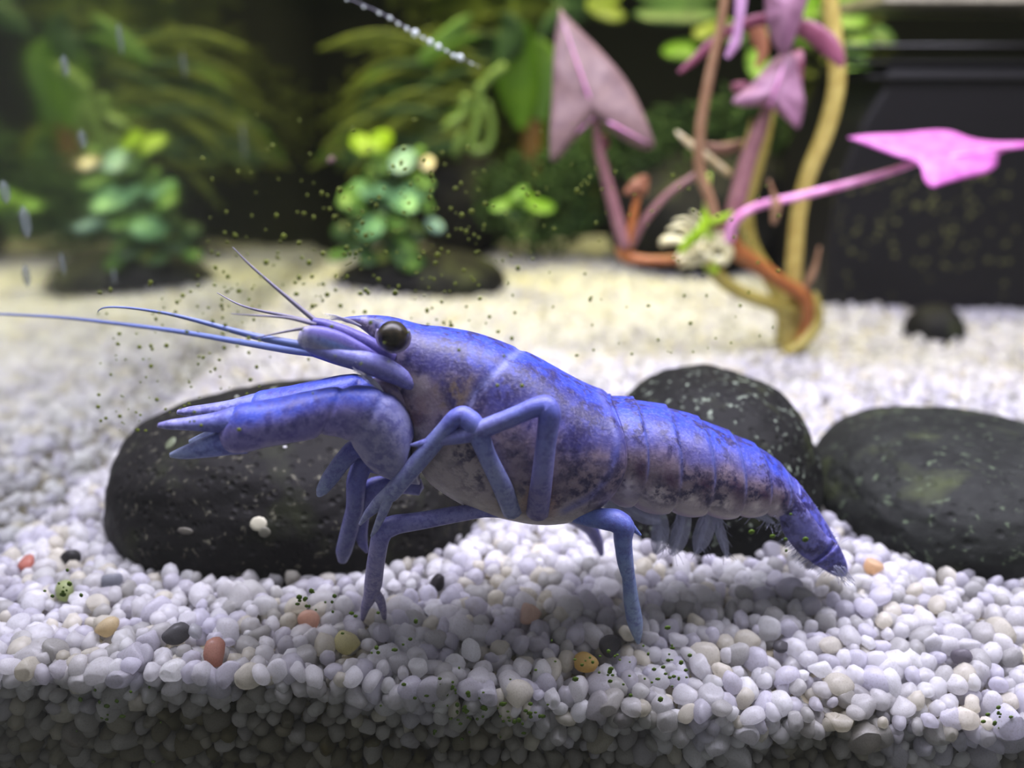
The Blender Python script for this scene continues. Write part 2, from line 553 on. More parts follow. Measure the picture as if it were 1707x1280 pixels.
# stones of their own colour, at their places in the photograph
ODD = [(120, 931, (52, 50, 52), 0.15, 'black pebble just left of the big black rock'),
       (45, 938, (214, 128, 104), 0.12, 'small orange pebble near the left edge of the gravel'),
       (290, 1060, (92, 92, 94), 0.17, 'dark grey pebble beside a half white one at the front glass'),
       (325, 1053, (196, 198, 202), 0.12, 'little grey and white pebble touching the dark grey one'),
       (358, 1088, (196, 138, 112), 0.18, 'large rust orange pebble pressed against the front glass'),
       (515, 1033, (226, 184, 158), 0.16, 'peach coloured pebble left of the forked foot'),
       (578, 1068, (214, 208, 150), 0.18, 'yellow green pebble just under the forked foot'),
       (787, 1083, (252, 253, 255), 0.17, 'brightest opaque white pebble in the middle of the front'),
       (976, 1105, (226, 192, 96), 0.17, 'golden yellow pebble below the single hind foot'),
       (1016, 1077, (100, 98, 104), 0.15, 'slate grey pebble just left of the hind foot tip'),
       (884, 1021, (224, 196, 176), 0.17, 'dull peach pebble between the two planted feet'),
       (730, 971, (54, 48, 52), 0.14, 'dark brown pebble under the right end of the big black rock'),
       (1303, 1078, (88, 86, 92), 0.11, 'small charcoal pebble right of the hind foot'),
       (1453, 946, (240, 206, 160), 0.15, 'upright peach pebble right of the tail tip'),
       (1605, 1095, (128, 122, 134), 0.14, 'violet grey pebble near the right edge of the gravel'),
       (967, 1184, (250, 250, 252), 0.13, 'small bright white pebble low in the shaded gravel face'),
       (190, 968, (150, 154, 165), 0.16, 'blue grey pebble in front of the left end of the big rock'),
       (106, 985, (176, 190, 120), 0.17, 'green algae coated pebble below the black pebble'),
       (180, 1045, (214, 196, 152), 0.16, 'tan pebble on the left of the front glass')]
odd_pos = []
for (px, py, c, r, lab) in ODD:
    # the point where that line of sight meets the gravel, or its face at the front glass
    p = G(px, py, 0.0)
    for _ in range(6): p = G(px, py, float(gz(p[0], max(p[1], YF)))+0.02)
    if p[1] < YF+0.17: p = W(px, py, YF+0.16)
    odd_pos.append((p, c, r, lab))
OP = np.array([o[0] for o in odd_pos]); OR = np.array([o[2] for o in odd_pos])
dmin = (np.linalg.norm(cand[:, None, :3]-OP[None], axis=2) - OR[None] - cand[:, 3:4]*0.6).min(1)
keep = dmin > 0
Vs, Fs, Cs, nv = [], [], [], 0
bulk = [i for i in range(len(cand)) if keep[i] and i not in front_set]
cand_l = np.array(bulk)
protoid = rng.integers(0, len(PROTO), len(cand))
rots = rand_rot(len(cand), rng)
scl = rng.uniform(0.78, 1.18, (len(cand), 3)); scl[:, 2] *= 0.85
tint = rng.uniform(0.86, 1.0, len(cand))
tone_lin = np.array([lin(t[1]) for t in TONES])
stain_shade = np.zeros(len(cand))  # olive stain, with the shade down the gravel face mixed into the colour
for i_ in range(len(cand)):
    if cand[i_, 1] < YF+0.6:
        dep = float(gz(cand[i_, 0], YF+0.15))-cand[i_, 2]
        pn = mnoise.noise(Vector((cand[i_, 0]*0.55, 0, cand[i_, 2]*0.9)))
        stain_shade[i_] = np.clip((dep-0.10)*0.85+1.0*pn, 0, 0.95)*rng.uniform(0.5, 1.05)
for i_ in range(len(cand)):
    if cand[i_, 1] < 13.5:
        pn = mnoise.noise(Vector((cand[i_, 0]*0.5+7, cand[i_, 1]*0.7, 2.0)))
        stain_shade[i_] = max(stain_shade[i_], float(np.clip(pn*0.55+0.10*(1-sm(-1, 4, cand[i_, 0])), 0, 0.4))*rng.uniform(0.2, 1.0))  # stain patches; warm light tint towards the left is painted in
STAIN_SHADE = np.array(lin((112, 104, 62)))
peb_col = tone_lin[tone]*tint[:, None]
peb_col = peb_col*(1-stain_shade[:, None])+STAIN_SHADE*stain_shade[:, None]
for pid in range(len(PROTO)):
    for sub in (1, 2):
        idx = cand_l[(protoid[cand_l] == pid) & (cand[cand_l, 4] == sub)]
        if not len(idx): continue
        v, f = PROTO[pid][sub]
        vv = v[None]*scl[idx][:, None, :]*cand[idx, 3][:, None, None]
        vv = np.einsum('nij,nkj->nki', rots[idx], vv) + cand[idx, :3][:, None, :]
        ff = f[None] + (np.arange(len(idx))*len(v))[:, None, None] + nv
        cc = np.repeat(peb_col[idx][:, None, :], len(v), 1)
        Vs.append(vv.reshape(-1, 3)); Fs.append(ff.reshape(-1, 3)); Cs.append(cc.reshape(-1, 3))
        nv += vv.shape[0]*vv.shape[1]
def bigmesh(name, V, Fc, C, mat):
    me = bpy.data.meshes.new(name)
    me.vertices.add(len(V)); me.vertices.foreach_set('co', (V*CM).astype(np.float32).ravel())
    me.loops.add(Fc.size); me.loops.foreach_set('vertex_index', Fc.astype(np.int32).ravel())
    me.polygons.add(len(Fc)); me.polygons.foreach_set('loop_start', np.arange(0, Fc.size, 3, dtype=np.int32))
    me.polygons.foreach_set('use_smooth', np.ones(len(Fc), bool))
    me.update(calc_edges=True)
    a = me.color_attributes.new('col', 'FLOAT_COLOR', 'POINT')
    c = np.ones((len(V), 4), np.float32); c[:, :3] = C
    a.data.foreach_set('color', c.ravel())
    me.materials.append(mat)
    o = bpy.data.objects.new(name, me); COL.objects.link(o)
    return o
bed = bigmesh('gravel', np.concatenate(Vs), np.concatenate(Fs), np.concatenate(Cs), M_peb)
tag(bed, 'deep bed of small rounded white gravel covering the aquarium bottom', 'gravel', None, 'stuff')
# packed grit that fills the bed under the stones
nx, ny = 60, 70
xs = np.linspace(XW, XR, nx); ys = np.concatenate([[YF+0.42], np.linspace(YF+0.5, YB, ny-1)])
gx, gy = np.meshgrid(xs, ys)
gv = np.stack([gx, gy, gz(gx, gy)-0.28], -1).reshape(-1, 3)
gf = [[j*nx+i, j*nx+i+1, (j+1)*nx+i+1, (j+1)*nx+i] for j in range(ny-1) for i in range(nx-1)]
n0 = len(gv)
fr = gv[:nx].copy(); fr[:, 2] = ZB
gv = np.vstack([gv, fr]); gf += [[i, n0+i, n0+i+1, i+1] for i in range(nx-1)]
o = obj('packed_grit', gv, gf, M_under)
tag(o, 'dull grit packed beneath the white gravel stones', 'grit', None, 'stuff')

pmesh = []
for i in range(len(PROTO)):
    v, f = PROTO[i][3]
    me = bpy.data.meshes.new('pebble')
    me.from_pydata((v*CM).tolist(), [], f.tolist())
    me.polygons.foreach_set('use_smooth', [True]*len(f)); me.materials.append(M_pebo)
    pmesh.append(me)
from mathutils import Matrix
def add_pebble(p, r, c, label, group, pid, R, s):
    o = bpy.data.objects.new('pebble', pmesh[pid])
    M = Matrix([list(R[k]*s*r)+[p[k]*CM] for k in range(3)]+[[0, 0, 0, 1]])
    lq = Matrix([list(R[k]) for k in range(3)]).to_quaternion()
    o.location = Vector(p)*CM
    o.rotation_mode = 'QUATERNION'; o.rotation_quaternion = lq
    o.scale = [float(x*r) for x in s]
    o.color = (*c, 1)
    tag(o, label, 'pebble', group)
    COL.objects.link(o)
    return o
def zone(px, py):
    col = ('at the left edge', 'before the big black rock', 'under the forked foot', 'between the two feet', 'under the hind foot', 'under the tail', 'at the right edge')[
        int(np.searchsorted([190, 480, 720, 930, 1130, 1450], px))]
    row = ('on the lit gravel top', 'on the gravel crest', 'in the shaded gravel face', 'in the darkest lowest gravel')[int(np.searchsorted([1070, 1140, 1210], py))]
    return row+' '+col
for i in front:
    if not keep[i]: continue
    t = TONES[tone[i]]
    size = 'large ' if cand[i, 3] > 0.17 else 'small ' if cand[i, 3] < 0.138 else ''
    lab = '%s%s%s pebble %s' % (size, 'stained shade-toned ' if stain_shade[i] > 0.35 else '', t[0], zone(*pp[i]))
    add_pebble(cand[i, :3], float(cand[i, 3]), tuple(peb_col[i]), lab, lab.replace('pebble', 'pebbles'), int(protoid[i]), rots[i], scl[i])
for k, (p, c, r, lab) in enumerate(odd_pos):
    add_pebble(p, r, tuple(0.78*np.array(lin(c))+0.22*np.array((.62, .6, .6))*min(1, sum(c)/450)), lab, None, (k*3) % len(PROTO), rand_rot(1, rng)[0], np.array([1.1, 0.95, 0.9]))

# ------------------------------------------------------------------ rocks
def rock(name, c, rad, expo, mat, label, cat='rock', seed=0, amp=0.05, rotz=0.0, sub=6, skew=(0, 0, 0), pits=0.009, group=None, parent=None):
    v, f = ico(sub)
    r = (np.abs(v)**expo).sum(1)**(-1/expo)
    p = v*r[:, None]
    d = np.array([mnoise.fractal(Vector(x)*1.3+Vector((seed*3.1, 0, 0)), 0.9, 2.0, 5) for x in v])
    p = p*(1+amp*d[:, None])
    if pits:
        q = np.array([mnoise.noise(Vector(x)*13+Vector((seed, 5, 0))) for x in v])
        h = np.array([mnoise.noise(Vector(x)*30+Vector((0, seed, 2))) for x in v])
        h2 = np.array([mnoise.noise(Vector(x)*52+Vector((1, 2, seed))) for x in v])
        p = p*(1-pits*np.clip(q-0.30, 0, 1)[:, None]*1.2 - pits*1.0*np.clip(h-0.2, 0, 1)[:, None] - pits*0.6*np.clip(h2-0.15, 0, 1)[:, None])
    p = p*np.asarray(rad)
    p[:, 0] += skew[0]*p[:, 2]; p[:, 1] += skew[1]*p[:, 2]
    ca, sa = math.cos(rotz), math.sin(rotz)
    p = np.stack([p[:, 0]*ca-p[:, 1]*sa, p[:, 0]*sa+p[:, 1]*ca, p[:, 2]], 1)
    o = obj(name, p+np.asarray(c), f.tolist(), mat, parent=parent, base=None if parent else c)
    if label: tag(o, label, cat, group)
    return o
M_rockA = mat_rock('lava_rock_dark', (6, 5, 5), (19, 17, 16), (80, 78, 66), 1.0, 0.10)
M_rockB = mat_rock('lava_rock_speckled', (6, 6, 6), (21, 21, 19), (128, 138, 122), 1.0, 0.2)
M_rockC = mat_rock('lava_rock_mossy', (11, 12, 11), (36, 38, 35), (72, 82, 64), 0.8, 0.28)
M_rockD = mat_rock('old_dark_stone', (9, 9, 9), (24, 23, 22), (44, 46, 36), 0.6, 0.25)
YA = 15.0
l, r_, t = W(196, 850, YA), W(800, 850, YA), W(490, 656, YA)
rock('lava_rock', ((l[0]+r_[0])/2, YA, 0.35), ((r_[0]-l[0])/2, 2.6, t[2]-0.35), 2.12, M_rockA,
     'large smooth black lava rock under the raised claw', seed=1, amp=0.05, skew=(-0.02, 0.05, 0))
YA = 15.5
l, r_, t = W(1000, 800, YA), W(1360, 760, YA), W(1180, 622, YA)
rock('lava_rock', ((l[0]+r_[0])/2, YA, 0.3), ((r_[0]-l[0])/2, 2.4, t[2]-0.3), 2.15, M_rockB,
     'speckled black lava rock half hidden behind the tail', seed=2, amp=0.05)
YA = 15.3
l, r_, t = W(1362, 840, YA), W(1840, 840, YA), W(1570, 712, YA)
rock('lava_rock', ((l[0]+r_[0])/2, YA, 0.1), ((r_[0]-l[0])/2, 2.9, t[2]-0.1), 2.2, M_rockC,
     'grey black lava rock cut off by the right edge', seed=3, amp=0.05)
YA = 27.0
c = W(1557, 552, YA)
rock('black_stone', c, (0.9, 0.9, 0.85), 2.0, M_rockD, 'small round black stone in front of the black filter box', seed=4, amp=0.03, sub=4, pits=0)


# ------------------------------------------------------------------ the crayfish
YC = 11.65
root = W(930, 860, YC)
cray = empty('crayfish', (root[0], YC, float(gz(root[0], YC))), 'blue mottled crayfish walking left over the white gravel with one claw raised', 'crayfish')
BLUE, NAVY, VIOLET, MAUVE, GREYL, CREAM = [np.array(lin(c)) for c in
    [(46, 70, 188), (38, 38, 100), (80, 80, 146), (134, 120, 134), (174, 166, 170), (208, 200, 192)]]
def cmix(a, b, t): return a*(1-t)[:, None]+b*t[:, None]
YA0, YT = 11.5, 12.3
def yb(px): return YA0 + (YT-YA0)*float(sm(700, 1420, px))
B = [  # top, bottom, half width, bow
 (566, 530, 571, 535, 3, 0), (592, 527, 604, 548, 10, 0), (622, 526, 640, 585, 24, 0), (655, 530, 640, 636, 48, 0),
 (700, 543, 652, 668, 70, 0), (748, 549, 672, 706, 86, 0), (800, 560, 690, 752, 100, 0), (850, 578, 722, 800, 112, 4),
 (902, 604, 790, 838, 122, 12), (950, 630, 862, 856, 124, 26), (985, 648, 918, 858, 120, 38), (1003, 656, 948, 846, 113, 46),
 (1010, 662, 966, 826, 104, 42), (1013, 664, 978, 812, 98, 36),
 (1020, 664, 996, 814, 97, 26), (1062, 670, 1044, 832, 96, 14), (1118, 684, 1106, 842, 94, 8), (1172, 703, 1164, 846, 88, 6),
 (1224, 727, 1218, 850, 80, 4), (1266, 748, 1262, 846, 70, 4), (1302, 774, 1278, 850, 60, 4), (1330, 806, 1302, 870, 50, 2), (1352, 838, 1324, 892, 40, 0), (1366, 862, 1344, 906, 26, 0)]
secs = [(a, b, c, d, w, yb((a+c)/2), bow) for a, b, c, d, w, bow in B]
V, Fc, S, T = loft(secs, n=14, seg=72, expo=2.15)
nring = (len(secs)-1)*14+1
pxy = PX(V)
ct = np.cos(T)
S2 = S*(len(secs)-1)                      # section coordinate
cen = np.repeat(V[:-2].reshape(nring, 72, 3).mean(1), 72, 0)
cen = np.vstack([cen, V[-2:]])
# overlapping plates of the abdomen: each plate flares to its rear edge and hangs in a lobe
edges = [14.0, 15.0, 16.0, 17.0, 18.0, 19.0, 20.2]
scale = np.ones(len(V))
for a, b in zip(edges[:-1], edges[1:]):
    t = (S2-a)/(b-a); mk = (t >= 0) & (t < 1)
    tt = np.clip(t, 0, 1)
    low = sm(0.15, 0.9, -ct)
    f = 0.965 + 0.065*tt**1.3 + low*0.10*(np.sin(math.pi*tt)**0.7) - low*0.03
    scale[mk] = f[mk]
def segdist(p, line):
    line = np.asarray(line, float); best = np.full(len(p), 1e9)
    for a, b in zip(line[:-1], line[1:]):
        ab = b-a; t = np.clip(((p-a) @ ab)/(ab @ ab), 0, 1)
        best = np.minimum(best, np.linalg.norm(p-(a+t[:, None]*ab), axis=1))
    return best
groove = np.maximum(np.exp(-(segdist(pxy, [(868, 582), (846, 598), (818, 628), (790, 662), (776, 690), (752, 716)])/7)**2), 0)
scale -= 0.02*groove
rim = np.exp(-(segdist(pxy, [(1000, 655), (1022, 690), (1030, 740), (1018, 790), (985, 828), (940, 852)])/6)**2)*(S2 < 13)
scale += 0.012*rim
wob = np.array([mnoise.noise(Vector(v*1.6)) for v in V])
scale += 0.012*wob
V = cen + (V-cen)*scale[:, None]
# colour of the shell by place on the body
n1 = np.array([mnoise.fractal(Vector(v*2.2), 0.8, 2, 4) for v in V])
n2 = np.array([mnoise.fractal(Vector(v*5.0+3), 0.7, 2, 3) for v in V])
h = ct + 0.16*n1
C = np.tile(MAUVE, (len(V), 1))
C = cmix(C, VIOLET, sm(0.22, 0.62, h))
C = cmix(C, BLUE, sm(0.62, 0.95, h))
C = cmix(C, GREYL, sm(0.15, 0.5, -h)*0.85)
C = cmix(C, CREAM, sm(0.45, 0.8, -h)*0.8)
car = (S2 < 13).astype(float)
C = cmix(C, NAVY, sm(0.0, 0.3, n2)*sm(0.1, 0.4, ct)*(1-sm(0.9, 1.0, ct))*0.85*car)
C = cmix(C, NAVY, np.exp(-((ct-0.45)/0.22)**2)*sm(-0.3, 0.3, n1)*0.55*car)
def blob(px, py, r, c, amt, soft=1.0):
    global C
    d = np.linalg.norm(pxy-np.array([px, py]), axis=1)
    C = cmix(C, np.array(lin(c)), (1-sm(r*0.3, r, d+r*0.35*n2))*amt)
for bx_, by_, br_ in ((720, 600, 42), (700, 572, 26), (810, 640, 24), (792, 625, 20), (872, 655, 22), (905, 640, 26), (942, 660, 24), (962, 692, 20), (880, 615, 15), (922, 625, 15), (985, 692, 18), (830, 600, 16), (770, 585, 18), (860, 690, 18), (968, 720, 22)):
    blob(bx_, by_, br_, (42, 38, 98), 0.8)
blob(700, 640, 22, (168, 158, 166), 0.8); blob(712, 682, 20, (160, 150, 158), 0.7); blob(690, 700, 22, (112, 82, 94), 0.8); blob(722, 742, 18, (200, 195, 190), 0.9); blob(668, 660, 20, (118, 92, 108), 0.8)
blob(762, 655, 48, (104, 90, 58), 0.8)
blob(672, 645, 24, (160, 150, 165), 0.7); blob(690, 690, 40, (125, 100, 108), 0.6)
blob(800, 650, 26, (36, 34, 84), 0.7); blob(850, 650, 40, (52, 52, 110), 0.5); blob(880, 640, 30, (44, 44, 110), 0.6); blob(930, 660, 34, (50, 50, 120), 0.5)
blob(655, 585, 30, (150, 140, 168), 0.8); blob(612, 552, 24, (176, 166, 184), 0.75); blob(790, 700, 30, (70, 56, 80), 0.6)
blob(760, 790, 70, (172, 164, 166), 0.75); blob(850, 840, 50, (150, 140, 130), 0.7); blob(900, 835, 40, (165, 128, 112), 0.55)
C = cmix(C, np.array(lin((150, 160, 220))), np.clip(groove, 0, 1)*0.4)
C = cmix(C, np.array(lin((92, 98, 170))), rim*0.7)
# abdomen: row of dark spots half way up, pale hollows under them, thin light rear rims
ab = (S2 >= 13.5)
for a, b in zip(edges[:-1], edges[1:]):
    t = (S2-a)/(b-a); mk = ((t >= -0.05) & (t < 1.05)).astype(float)
    C = cmix(C, np.array(lin((78, 44, 84))), mk*np.exp(-((t-0.68)/0.25)**2-((ct-0.02+0.12*n1)/0.15)**2)*1.0)
    C = cmix(C, np.array(lin((215, 205, 205))), mk*np.exp(-((t-0.40)/0.2)**2-((ct+0.32)/0.17)**2)*0.95)
    C = cmix(C, np.array(lin((150, 128, 170))), mk*sm(0.62, 0.85, -ct)*0.7)
    C = cmix(C, np.array(lin((206, 206, 232))), mk*sm(0.90, 0.96, -ct)*0.7)
    C = cmix(C, np.array(lin((120, 140, 228))), mk*sm(0.9, 0.99, t)*sm(-0.2, 0.2, ct)*0.7)
    C = cmix(C, np.array(lin((40, 36, 96))), mk*(1-sm(0.02, 0.12, t))*sm(-0.1, 0.2, ct)*0.6)
C = cmix(C, np.array(lin((104, 110, 192))), sm(19.6, 21, S2)*0.85)
obj('body', V, Fc, M_shell, cray, np.column_stack([np.clip(C, 0, 1), 0.15+0.85*sm(-0.75, -0.25, ct)]))

# eyes
for side in (-1, 1):
    k = K(655, 560, YA0)
    c = W(655, 560, YA0-0.60) if side < 0 else W(664, 556, YA0+0.55)
    v, f = ico(4)
    e = obj('eye', v*k*24.5+c, f.tolist(), M_eye, cray)
    e['label'] = 'glossy black eye'
    # pale socket around the eye
    ringp = []
    for a in np.linspace(-math.pi*1.12, math.pi*0.10, 18):
        ringp.append(c + (RGT*math.cos(a)+np.array([0, 0, 1.0])*math.sin(a))*k*26.5 + np.array([0, 0.05, 0]))
    v, f = tube_pts(np.array(ringp), np.full(18, k*4.5)*np.sin(np.linspace(0.3, math.pi-0.3, 18)), 8)
    obj('eye_socket', v, f, M_limb, cray, np.tile(lin((168, 160, 186)), (len(v), 1)))

def limb(name, path, parent, ctop, clow, mat=None, n=7, smp=2, extra=(), label=None, seg=12):
    parts = [tube(path, n, seg, smp, curve=False)]
    for e in extra: parts.append(tube(e, n, seg, 1, curve=False))
    v, f = merge(parts)
    p = PX(v)
    t = (p[:, 1]-p[:, 1].min())/max(1, np.ptp(p[:, 1]))
    nn = np.array([mnoise.noise(Vector(x*4)) for x in v])
    c = cmix(np.tile(lin(ctop), (len(v), 1)), np.tile(lin(clow), (len(v), 1)), np.clip(t+0.25*nn, 0, 1))
    Q = np.asarray(path, float)
    for i in range(1, len(Q)-1):
        d1, d2 = Q[i, :2]-Q[i-1, :2], Q[i+1, :2]-Q[i, :2]
        turn = abs(math.atan2(d1[0]*d2[1]-d1[1]*d2[0], d1 @ d2))
        if turn > 0.30 or (Q[i, 3] < Q[i-1, 3]-1 and Q[i+1, 3] > Q[i, 3]):
            J = W(*Q[i, :3]); rj = Q[i, 3]*K(*Q[i, :3])
            g_ = np.exp(-(np.linalg.norm(v-J, axis=1)/(rj*1.5))**2)
            v = v + (v-J)*(g_*0.10)[:, None]
            c = cmix(c, np.tile(lin((84, 92, 186)), (len(v), 1)), g_*0.6)
    o = obj(name, v, f, mat or M_limb, parent, c)
    if label: o['label'] = label
    return o
BL, PA, LI = (112, 126, 192), (156, 164, 192), (166, 160, 188)
# walking legs of the near side
def foot(px, py):
    p = G(px, py)
    for _ in range(12): p = G(px, py, float(gz(p[0], p[1])))
    return float(p[1])
FC, FC2, FD = foot(604, 1034), foot(641, 1032), foot(1064, 1072)
limb('walking_leg', [(854, 850, 10.85, 18), (835, 806, 10.5, 17), (812, 760, 10.46, 16), (797, 722, 10.46, 18), (786, 704, 10.48, 18), (772, 692, 10.5, 15), (758, 698, 10.5, 14),
     (720, 742, 10.55, 16), (680, 790, 10.6, 15), (652, 822, 10.65, 15), (632, 838, 10.7, 12), (612, 858, 10.75, 7), (600, 874, 10.8, 2.5)], cray, BL, PA,
     extra=[[(648, 828, 10.62, 10), (638, 856, 10.6, 8), (626, 882, 10.6, 5), (619, 894, 10.6, 2)]], label='foremost near walking leg with a lifted forked tip')
limb('walking_leg', [(896, 852, 10.8, 20), (903, 800, 10.42, 18), (910, 740, 10.38, 17), (917, 690, 10.36, 18), (910, 676, 10.38, 17), (890, 680, 10.38, 15), (850, 697, 10.4, 16),
     (812, 712, 10.42, 16), (780, 724, 10.45, 15), (740, 732, 10.5, 11), (700, 740, 10.55, 6), (684, 742, 10.58, 2)], cray, (112, 126, 200), (134, 128, 164), label='raised near walking leg bent high across the carapace')
limb('walking_leg', [(850, 852, 11.2, 12), (806, 850, 11.05, 12), (760, 857, 10.95, 14), (700, 868, 10.85, 15), (660, 874, 10.8, 16), (640, 882, 10.8, 17), (633, 900, 10.8, 15),
     (626, 940, 10.95, 15), (622, 975, 11.1, 15), (618, 992, 11.17, 12), (609, 1012, 11.26, 8), (604, 1034, FC, 3)], cray, (126, 130, 192), LI,
     extra=[[(622, 984, 11.13, 10), (634, 1000, 11.18, 8), (639, 1018, 11.25, 6), (641, 1032, FC2, 3)]], label='near walking leg planted on the gravel with a forked foot')
limb('walking_leg', [(940, 836, 11.3, 26), (965, 850, 11.1, 24), (984, 860, 10.95, 18), (1000, 864, 10.85, 17), (1025, 867, 10.75, 18), (1040, 876, 10.72, 17), (1038, 900, 10.74, 15), (1042, 935, 10.8, 14),
     (1046, 955, 10.85, 12), (1048, 962, 10.87, 11), (1052, 1000, 10.97, 13), (1058, 1035, 11.06, 14), (1062, 1056, 11.12, 9), (1064, 1072, FD, 3)], cray, (96, 120, 200), (150, 172, 196),
     extra=[[(1034, 868, 10.8, 9), (1052, 878, 10.82, 6), (1068, 892, 10.85, 2)]], label='hind near walking leg planted straight down on the gravel')
# legs seen beyond the raised claw
limb('walking_leg', [(640, 770, 11.75, 14), (610, 748, 11.75, 14), (590, 748, 11.7, 15), (568, 772, 11.65, 15), (548, 800, 11.6, 14), (536, 818, 11.6, 10), (531, 826, 11.6, 4)], cray, (108, 112, 176), (140, 156, 186), label='short blunt far leg under the claw')
limb('walking_leg', [(668, 790, 11.9, 14), (635, 776, 11.9, 15), (606, 768, 11.85, 16), (594, 800, 11.8, 16), (592, 845, 11.8, 15), (582, 885, 11.8, 15), (573, 918, 11.85, 14), (571, 934, 11.9, 8)], cray, (112, 116, 178), (120, 126, 166), label='far walking leg hanging before the black rock')
limb('walking_leg', [(700, 812, 12.0, 14), (650, 806, 12.0, 14), (618, 812, 12.0, 15), (606, 840, 11.95, 14), (600, 880, 11.95, 12), (604, 905, 11.95, 8), (612, 920, 11.95, 3)], cray, (112, 116, 178), (132, 132, 176), label='far walking leg just right of the hanging one')
limb('walking_leg', [(930, 850, 12.2, 16), (960, 862, 12.6, 14), (985, 880, 12.9, 12), (998, 905, 13.0, 9), (1003, 925, 13.0, 4)], cray, (118, 116, 160), (120, 120, 160), label='far hind leg behind the planted one')

# claws
def claw(dy, dx, dyp, label):
    def m(rows): return [(a+dx, b+dyp, c+dx, d+dyp, w, Y+dy, bow) for a, b, c, d, w, Y, bow in rows]
    hand = m([(662, 700, 700, 806, 34, 11.0, 0), (690, 726, 668, 800, 44, 10.95, 0), (684, 694, 622, 782, 48, 10.88, 0), (655, 660, 590, 744, 46, 10.8, 0), (628, 648, 574, 728, 40, 10.74, 0),
              (598, 644, 552, 724, 36, 10.7, 0), (578, 645, 538, 723, 34, 10.68, 0), (548, 647, 522, 729, 38, 10.66, 0), (505, 655, 486, 735, 42, 10.64, 0), (455, 666, 444, 743, 42, 10.62, 0),
              (418, 672, 410, 752, 38, 10.6, 0), (396, 676, 384, 752, 33, 10.6, 0), (380, 690, 372, 744, 24, 10.6, 0), (370, 700, 366, 734, 12, 10.6, 0)])
    V, Fc, S, T = loft(hand, n=10, seg=40, expo=2.1)
    p = PX(V); ct = np.cos(T)
    nn = np.array([mnoise.fractal(Vector(x*3), 0.8, 2, 4) for x in V])
    hh = ct+0.25*nn
    C = np.tile(lin((128, 122, 184)), (len(V), 1))
    C = cmix(C, np.tile(lin((62, 84, 194)), (len(V), 1)), sm(0.1, 0.75, hh))
    C = cmix(C, np.tile(lin((158, 152, 190)), (len(V), 1)), sm(0.35, 0.9, -hh)*0.8)
    C = cmix(C, np.tile(lin((146, 148, 176)), (len(V), 1)), (1-sm(0.15, 0.4, S))*0.8)
    C = cmix(C, np.tile(lin((44, 44, 120)), (len(V), 1)), sm(0.12, 0.4, np.array([mnoise.noise(Vector(x*8.5)) for x in V]))*sm(-0.4, 0.1, ct)*sm(0.36, 0.5, S)*0.7)
    # constrictions at the joints
    cen = np.vstack([np.repeat(V[:-2].reshape(-1, 40, 3).mean(1), 40, 0), V[-2:]])
    s13 = S*13
    V = cen+(V-cen)*(1-0.08*np.exp(-((s13-3.4)/0.3)**2)-0.09*np.exp(-((s13-6.2)/0.28)**2)+0.02*nn)[:, None]
    o = obj('claw', V, Fc, M_claw, cray, C)
    o['label'] = label
    up = m([(420, 674, 414, 728, 30, 10.6, 0), (385, 680, 382, 722, 24, 10.58, 0), (352, 689, 350, 719, 17, 10.56, 0), (312, 696, 311, 716, 13, 10.54, 0), (284, 700, 283, 715, 10, 10.53, 0), (264, 705, 264, 712, 5, 10.52, 0)])
    lo = m([(418, 708, 414, 754, 26, 10.6, 0), (386, 712, 384, 757, 22, 10.58, 0), (352, 724, 353, 761, 17, 10.56, 0), (318, 738, 320, 764, 13, 10.54, 0), (296, 748, 299, 764, 9, 10.53, 0), (283, 755, 285, 762, 4, 10.52, 0)])
    for rows, c1, c2 in ((up, (92, 108, 200), (158, 158, 208)), (lo, (92, 106, 198), (156, 172, 204))):
        v, f, S, T = loft(rows, n=6, seg=16)
        cc = cmix(np.tile(lin(c1), (len(v), 1)), np.tile(lin(c2), (len(v), 1)), S)
        obj('claw_finger', v, f, M_claw, o, cc)
    return o
claw(0, 0, 0, 'raised near claw with open fingers')
claw(1.0, 32, -22, 'far claw mostly hidden behind the near one')

# antennae, feelers and mouth
def part_tube(name, path, mat, n=6, seg=8, parent=None, col=None, label=None):
    v, f = tube(path, n, seg)
    o = obj(name, v, f, mat, parent or cray, None if col is None else np.tile(lin(col), (len(v), 1)))
    if label: o['label'] = label
    return o
ped = limb('antenna_base', [(726, 668, 10.98, 2), (710, 657, 10.96, 6), (690, 643, 10.94, 11), (664, 626, 10.9, 17), (640, 614, 10.85, 20), (610, 603, 10.75, 19), (570, 594, 10.7, 16), (535, 584, 10.7, 12), (512, 578, 10.7, 8)], cray, (126, 132, 198), (108, 104, 160))
ped2 = limb('antenna_base', [(662, 622, 11.8, 20), (620, 606, 11.8, 18), (560, 594, 11.75, 14), (520, 586, 11.7, 8)], cray, (96, 108, 200), (104, 98, 170))
part_tube('antenna', [(530, 583, 10.7, 8), (500, 575, 10.75, 7.5), (440, 564, 10.85, 6.5), (385, 550, 10.95, 5), (330, 535, 11.05, 4), (280, 523, 11.1, 3), (230, 515, 11.2, 2.3), (195, 512, 11.2, 1.8), (174, 513, 11.2, 1.4), (165, 517, 11.2, 0.9), (163, 521, 11.2, 0.6)], M_ant, label='sharp near antenna hooked at its tip')
part_tube('antenna', [(528, 588, 11.7, 8), (480, 583, 12.0, 7), (400, 570, 12.6, 5.5), (300, 553, 13.3, 4.3), (200, 540, 13.9, 3.4), (100, 529, 14.3, 2.6), (-10, 523, 14.8, 2)], M_ant, label='blurred far antenna reaching the left edge')
